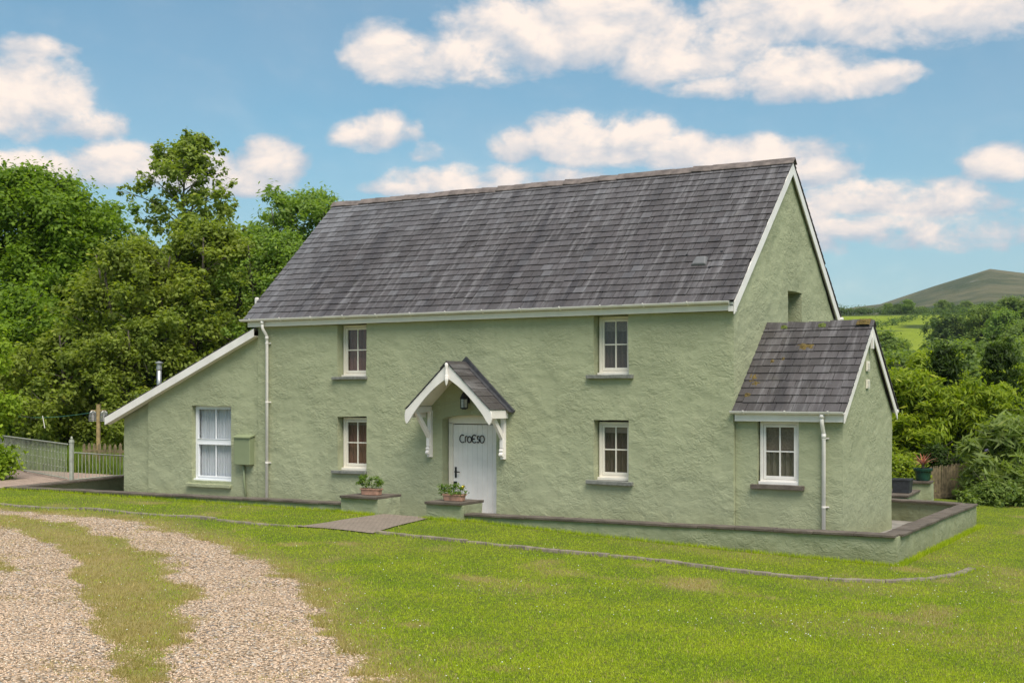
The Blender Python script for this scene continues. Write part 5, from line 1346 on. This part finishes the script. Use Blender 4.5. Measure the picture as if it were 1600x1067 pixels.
# ------------------------------------------------------------------ troughs with flowers on the piers
def flower_mesh(parent, pts, r, mat, name):
    mb = MB(); rng = random.Random(len(pts))
    for (x, y, z) in pts:
        tilt = Matrix.Rotation(rng.uniform(-.9, .2), 4, 'X') @ Matrix.Rotation(rng.uniform(-.7, .7), 4, 'Y')
        for k in range(5):
            a = k / 5 * 6.283; c = Vector((math.cos(a), math.sin(a), 0)); s = Vector((-math.sin(a), math.cos(a), 0))
            q = [Vector((0, 0, 0)), c * r * .6 + s * r * .45, c * r * 1.05, c * r * .6 - s * r * .45]
            mb.add([Vector((x, y, z)) + tilt @ v for v in q], [(0, 1, 2, 3)])
    mb.build(name, mat, parent)
def trough(label, x, y, z, seed, flowers):
    root = empty('flower_trough', (x, y, z), R(3), label=label, cat='flower trough', group='terracotta troughs on the gate piers')
    w2, d2, h = .235, .10, .125; mb = MB()
    def ring(w, d, zz, n=24): return [(w * abs(math.cos(a)) ** .35 * math.copysign(1, math.cos(a)), d * abs(math.sin(a)) ** .35 * math.copysign(1, math.sin(a)), zz) for a in [k / n * 2 * math.pi + .01 for k in range(n)]]
    rings = [ring(w2 * .88, d2 * .85, 0), ring(w2 * .95, d2 * .94, h * .8), ring(w2 * 1.03, d2 * 1.06, h * .82), ring(w2 * 1.03, d2 * 1.06, h), ring(w2 * .95, d2 * .9, h), ring(w2 * .93, d2 * .88, h - .02)]
    n = 24; vs = [p for r_ in rings for p in r_]; fs = [(i * n + k, i * n + (k + 1) % n, (i + 1) * n + (k + 1) % n, (i + 1) * n + k) for i in range(5) for k in range(n)] + [tuple(range(n))[::-1]]
    mb.add(vs, fs); pot = mb.build('pot', M_terra, root)
    mb = MB(); mb.add(rings[5], [tuple(range(n))]); mb.build('soil', simple('soil', (.04, .028, .018), 1), root)
    rg = np.random.default_rng(seed); cl = [(rg.uniform(-.29, .27), rg.uniform(-.10, .08), h + rg.uniform(.0, .22) * (1.1 if seed == 1 else .85), .06) for _ in range(34)]
    V = leaves(cl, 900, .036, rg, .9, 1.3, .2); np_mesh('foliage', V, 4, ML_flower, root, {'rnd': rg.random(900)})
    mb = MB()
    for c in cl[:18]: mb.tube([(c[0] * .7, c[1] * .6, h - .02), c[:3]], .003, 4)
    mb.build('stems', ML_flower, root)
    rr = random.Random(seed)
    for nm, mt, cnt, rad, box in flowers:
        flower_mesh(root, [(rr.uniform(box[0], box[1]), rr.uniform(-.12, .02), h + rr.uniform(box[2], box[3])) for _ in range(cnt)], rad, mt, nm)
    return root
M_petal = simple('white_petal', (.85, .85, .82), .7, .03, 30); M_yel = simple('yellow_petal', (.80, .62, .06), .7, .1, 30)
trough('terracotta trough with white flowers on the left gate pier', -6.83, -2.18, .645, 1, [('white_flowers', M_petal, 9, .018, (-.27, .1, .08, .22))])
trough('terracotta trough with one yellow and many white flowers before the door', -4.90, -2.08, .605, 2, [('white_flowers', M_petal, 16, .02, (-.29, .0, .03, .16)), ('yellow_flowers', M_yel, 4, .032, (.19, .25, .10, .16))])

# ------------------------------------------------------------------ right side: planters, wattle fence, shrubs
x, y = at(1417, 29.5)
def square_planter():
    root = empty('square_planter', (1.50, 6.35, .452), R(4), label='empty charcoal square planter on the low ledge behind the extension', cat='planter')
    s, h, tp = .20, .31, .88; mb = MB()
    def sq(a, z): return [(-a, -a, z), (a, -a, z), (a, a, z), (-a, a, z)]
    rs = [sq(s * tp, 0), sq(s * .99, h - .04), sq(s * 1.04, h - .04), sq(s * 1.04, h), sq(s * .9, h), sq(s * .82, .12)]
    mb.add([p for r_ in rs for p in r_], [(i * 4 + k, i * 4 + (k + 1) % 4, (i + 1) * 4 + (k + 1) % 4, (i + 1) * 4 + k) for i in range(5) for k in range(4)] + [(3, 2, 1, 0)])
    mb.build('tub', M_lead_pl, root, bevel=.006); mb = MB(); mb.add(sq(s * .82, .13), [(0, 1, 2, 3)]); mb.build('soil', simple('dark_soil', (.03, .02, .015), 1), root)
square_planter()
cp = empty('potted_cordyline', (1.60, 7.82, .63), label='red leaved cordyline in a round green glazed pot on the pier', cat='potted plant')
mb = MB(); mb.lathe([(.14, 0), (.155, .02), (.185, .22), (.215, .23), (.22, .29), (.20, .295), (.19, .27), (.002, .26)], 28); mb.build('pot', M_greenpot, cp, smooth=False, bevel=.004)
mb = MB(); mb.lathe([(.002, .265), (.188, .27), (.186, .275), (.002, .28)], 24); mb.build('soil', simple('bark_mulch', (.22, .14, .09), 1, .3, 40), cp)
mb = MB(); rng = random.Random(8)
for k in range(30):
    a = rng.random() * 6.283; el_ = rng.uniform(.55, 1.45); L = rng.uniform(.26, .42); w_ = .017; c = Vector((math.cos(a), math.sin(a), 0)); s = Vector((-math.sin(a), math.cos(a), 0))
    P = [Vector((0, 0, .36)) + c * (L * u * math.cos(el_) * (1 + .35 * u)) + Vector((0, 0, L * u * math.sin(el_) - .18 * (1.5 - el_) * u * u)) for u in (0, .3, .6, .85, 1)]; W_ = [w_ * .7, w_, w_, w_ * .6, .001]
    vs = []; 
    for p, q in zip(P, W_): vs += [p - s * q, p + s * q]
    mb.add(vs, [(2 * i, 2 * i + 1, 2 * i + 3, 2 * i + 2) for i in range(4)])
mb.build('leaves', simple('cordyline_leaf', (.36, .12, .07), .5, .45, 25), cp)
mb = MB(); mb.tube([(0, 0, .30), (0, 0, .42)], .035, 8); mb.build('stem', M_bark, cp)
# wattle fence with its rail and post
a_ = Vector((2.9, 11.2)); b_ = Vector((4.4, 14.6)); u0 = Vector(at(1440, 33.0)); u1 = Vector(at(1560, 35.5)); wf = empty('wattle_fence', (u0.x, u0.y, -.7), math.atan2((u1 - u0).y, (u1 - u0).x), label='brown brushwood fence with a timber rail and post behind the planters', cat='fence')
Lw = (u1 - u0).length; mb = MB(); rng = random.Random(12); s = 0
while s < Lw:
    hh = 1.42 + .10 * s / Lw + rng.uniform(-.05, .04); mb.tube([(s, rng.uniform(-.01, .01), 0), (s + rng.uniform(-.01, .01), rng.uniform(-.01, .01), hh)], rng.uniform(.007, .012), 4); s += rng.uniform(.014, .022)
mb.build('brushwood', M_wood, wf).data['note'] = 1
mb = MB(); mb.box(0, Lw, -.07, -.03, .62, .74); mb.build('rail', M_wood, wf)
mb = MB(); mb.box(Lw * .52 - .06, Lw * .52 + .06, -.16, -.07, 0, 1.0); mb.build('post', M_wood, wf)

GH = 'bright green trees in the hedge beyond the garden'
HEDGE = [(1400, 41, 3.45, 1.75, ML_hedge, .13, 'feathery yellow green tree directly right of the extension'), (1450, 46, 4.2, 2.2, ML_hedge, .15, 'taller yellow green tree behind the potted cordyline'),
         (1520, 40, 3.15, 1.8, ML_hedge, .13, 'low bright green tree left of the butterfly bush'), (1590, 47, 3.9, 2.0, ML_hedge, .15, 'bright green tree at the right edge behind the butterfly bush')]
for i, (px, d_, zt, r_, mt, sz, lb) in enumerate(HEDGE):
    x, y = at(px, d_); z = tz(x, y)
    make_tree('hedge_tree', lb, 'tree', GH, (x, y, z), zt - z, r_, .2, lambda t_: .30 + .75 * (1 - t_) ** .55, 150, 22000, sz, mt, 60 + i, .5, .08, elong=2.0, droop=.5, flat=.5, limbs=30, lump=.4)
for i, (px, d_, zt, r_, lb) in enumerate([(1478, 43, 4.3, 1.1, 'dark pointed spruce in the middle of the hedge'), (1565, 42.5, 4.6, 1.6, 'broad dark conifer in the hedge near the right edge')]):
    x, y = at(px, d_); z = tz(x, y)
    make_tree('spruce_tree', lb, 'tree', GH, (x, y, z), zt - z, r_, .1, cone, 130, 20000, .11, ML_darksp, 70 + i, .38, .07, elong=2.2, droop=.7, flat=.5, limbs=30, lump=.25)
# more hedge trees filling the belt
hp = [o for o in C.objects if o.parent is None and o.get('group') == GH]
for i, (px, d_, k, sc, lb) in enumerate([(1350, 47, 1, .95, 'hedge tree hidden behind the extension gable'), (1425, 54, 3, 1.05, 'back row hedge tree above the first feathery one'), (1505, 56, 0, 1.25, 'back row hedge tree between the two conifers'),
         (1640, 46, 2, 1.2, 'hedge tree just beyond the right edge of the garden'), (1560, 58, 1, 1.1, 'back row bright hedge tree near the right edge'), (1700, 50, 5, 1.0, 'dark conifer beyond the right edge'), (1290, 52, 3, 1.0, 'hedge tree behind the main gable'), (1760, 44, 1, 1.1, 'hedge tree well beyond the right edge'), (1850, 42, 0, 1.2, 'hedge tree at the far right end of the garden')]):
    x, y = at(px, d_); copy_tree(hp[k], (x, y, tz(x, y)), i * 1.3, sc * .84, lb, GH)
# butterfly bush with long leaves and dark flower spikes
def buddleia(px, d_, zt, r_, seed, lb, n=15000):
    x, y = at(px, d_); z = gzs(x, y) if y < 11 else tz(x, y)
    o = make_tree('butterfly_bush', lb, 'bush', None, (x, y, z), zt - z, r_, .05, lambda t_: .55 + .5 * math.sin(math.pi * min(1, t_ * .8 + .15)), 110, n, .17, ML_bud, seed, .36, .04, elong=2.6, droop=.5, flat=.7, stems=4, limbs=40)
    rg = np.random.default_rng(seed); msp = simple('violet_spike', (.055, .045, .10), .8, .5, 40, bmp=.8)
    for k in range(9):
        a = rg.uniform(3.4, 5.6); c = Vector((math.cos(a) * r_ * 1.0, math.sin(a) * r_ * 1.0, rg.uniform(.45, 1.5))); dr = Vector((math.cos(a) * .8, math.sin(a) * .8, -.15 + rg.uniform(-.2, .2)))
        mb = MB(); mb.tube([c + dr * (.19 * i / 5) for i in range(6)], [.012, .036, .04, .034, .022, .004], 7); mb.build('flower_spike', msp, o)
    return o
buddleia(1588, 33.0, 1.95, 1.2, 81, 'butterfly bush with long pale leaves and dark violet flower spikes by the lawn')
buddleia(1665, 33.5, 1.95, 1.3, 82, 'second butterfly bush reaching in from the right edge')
for px, d_, zt, r_, lb, sd, mt in ((1548, 33.6, 1.05, .7, 'low ivy-like bush at the right end of the brushwood fence', 83, ML_oak), (1560, 31.6, .42, .95, 'low dark leafy bush at the lawn edge below the butterfly bush', 84, ML_oak), (1405, 33.4, 1.05, .8, 'ferny green shrub behind the square planter', 85, ML_hedge), (1465, 37.5, 1.05, .8, 'small dark shrub poking over the brushwood fence', 86, ML_darksp)):
    x, y = at(px, d_); z = gzs(x, y) if y < 11 else tz(x, y)
    make_tree('shrub', lb, 'shrub', None, (x, y, z), zt - z, r_, .0, dome, 60, 9000, .085, mt, sd, .28, .02, elong=1.4, stems=3, limbs=14)

# ------------------------------------------------------------------ valley trees, fields, hill
GV = 'trees of the valley below the hill'
vt = []
for i, (nm, mt, h, r_, pf_, lb, px, d_) in enumerate([('oak_tree', ML_oak, 10.5, 5.2, dome, 'mid green round oak above the hedge, near the right edge', 1575, 118), ('oak_tree', ML_oak, 9.5, 4.4, round_, 'rounded green valley tree just right of the extension roof', 1395, 112),
       ('dark_oak_tree', ML_dark, 9.5, 5.5, round_, 'dark spreading tree standing alone in the bright field', 1481, 290), ('willow_tree', ML_willow, 8.5, 4.2, egg, 'greyish upright valley tree in the middle of the dark belt', 1450, 118)]):
    x, y = at(px, d_); z = tz(x, y)
    vt.append(make_tree(nm, lb, 'tree', GV, (x, y, z), h, r_, 1.2, pf_, 130, 15000, .42, mt, 90 + i, 1.05, .25, limbs=16, lump=.45))
rng = random.Random(77); cnt = 0
BEY = ['just out of frame', 'well out of frame', 'far out of frame']
ORD = ['first', 'second', 'third', 'fourth', 'fifth', 'sixth', 'seventh', 'eighth', 'ninth', 'tenth', 'eleventh', 'twelfth', 'thirteenth', 'fourteenth', 'fifteenth', 'sixteenth', 'seventeenth', 'eighteenth', 'nineteenth', 'twentieth', 'twenty-first', 'twenty-second', 'twenty-third', 'twenty-fourth', 'twenty-fifth']
rows = [('in the belt just above the hedge', 105, 150, [1340, 1365, 1420, 1480, 1510, 1540, 1605, 1630, 1660, 1320, 1380, 1437, 1465, 1525, 1560, 1590, 1410, 1500], (0, 1, 3), .80, 1.02),
        ('in the belt below the bright field', 165, 225, [1360, 1400, 1435, 1470, 1500, 1530, 1560, 1590, 1620, 1650, 1545, 1575, 1605], (0, 1, 3), .85, 1.15),
        ('at the right side of the bright field', 255, 330, [1535, 1550, 1565, 1580, 1597, 1615, 1640], (0, 2, 3), .95, 1.2),
        ('along the top of the field', 500, 620, [1392, 1405, 1414, 1424, 1436, 1448, 1460, 1505, 1515, 1528, 1540, 1552, 1565, 1580, 1595, 1610, 1384, 1490, 1470, 1630, 1570, 1535], (0, 2, 1, 3), .5, .85)]
for lbl, d0, d1, pxs, kinds, s0, s1 in rows:
    order_ = {p_: i_ for i_, p_ in enumerate(sorted(q_ for q_ in pxs if q_ <= 1600))}
    for j, px in enumerate(pxs):
        pos_ = ORD[order_[px]] + ' from the left' if px in order_ else BEY[sorted(q_ for q_ in pxs if q_ > 1600).index(px)]
        k = kinds[j % len(kinds)]; d_ = rng.uniform(d0, d1); px += rng.uniform(-6, 6); x, y = at(px, d_); where = ('dark round tree ', 'green broad tree ', 'dark spreading tree ', 'greyish upright tree ')[k] + lbl + ', ' + pos_
        copy_tree(vt[k], (x, y, tz(x, y) - .3), rng.random() * 6, rng.uniform(s0, s1), where, 'trees ' + lbl)
# bushes along the field hedges, nobody could count them
def hedgerow():
    rg = np.random.default_rng(5); cl = []
    def row(pts, n, r):
        for _ in range(n):
            s = rg.random() * (len(pts) - 1); i = int(s); (p0, d0), (p1, d1) = pts[i], pts[i + 1]; f = s - i
            x, y = at(p0 + (p1 - p0) * f, d0 + (d1 - d0) * f); cl.append((x + rg.normal() * 1.5, y + rg.normal() * 1.5, tz(x, y) + r * .6, r * rg.uniform(.6, 1.4)))
    row([(1300, 400), (1340, 398), (1390, 420), (1460, 470)], 70, 1.7); row([(1300, 232), (1380, 235), (1450, 245), (1520, 262)], 80, 2.2); row([(1300, 505), (1400, 510), (1600, 540)], 110, 2.4); row([(1300, 700), (1450, 740), (1650, 760)], 90, 2.6); row([(1300, 880), (1450, 900), (1700, 900)], 60, 3)
    V = leaves(cl, 42000, .55, rg, .75); o = np_mesh('hedgerow', V, 4, ML_dark, None, {'rnd': rg.random(42000)}); tag(o, 'dark hedgerows dividing the fields below the hill', 'hedgerow', kind='stuff')
hedgerow()
# thin summer haze between the garden and the hill
mb = MB(); mb.box(-3300, 3300, -3300, 3300, -60, 260)
m = bpy.data.materials.new('haze'); m.use_nodes = True; t = NT(m.node_tree); t.n.clear()
v = t.n.new('ShaderNodeVolumePrincipled'); v.inputs['Color'].default_value = (.80, .88, 1, 1); v.inputs['Density'].default_value = .00008; v.inputs['Anisotropy'].default_value = .2
t.l.new(v.outputs[0], t.n.new('ShaderNodeOutputMaterial').inputs['Volume'])
tag(mb.build('haze', m), 'thin pale haze between the garden and the distant hill', 'haze', kind='stuff')
print('objects', len(bpy.data.objects))
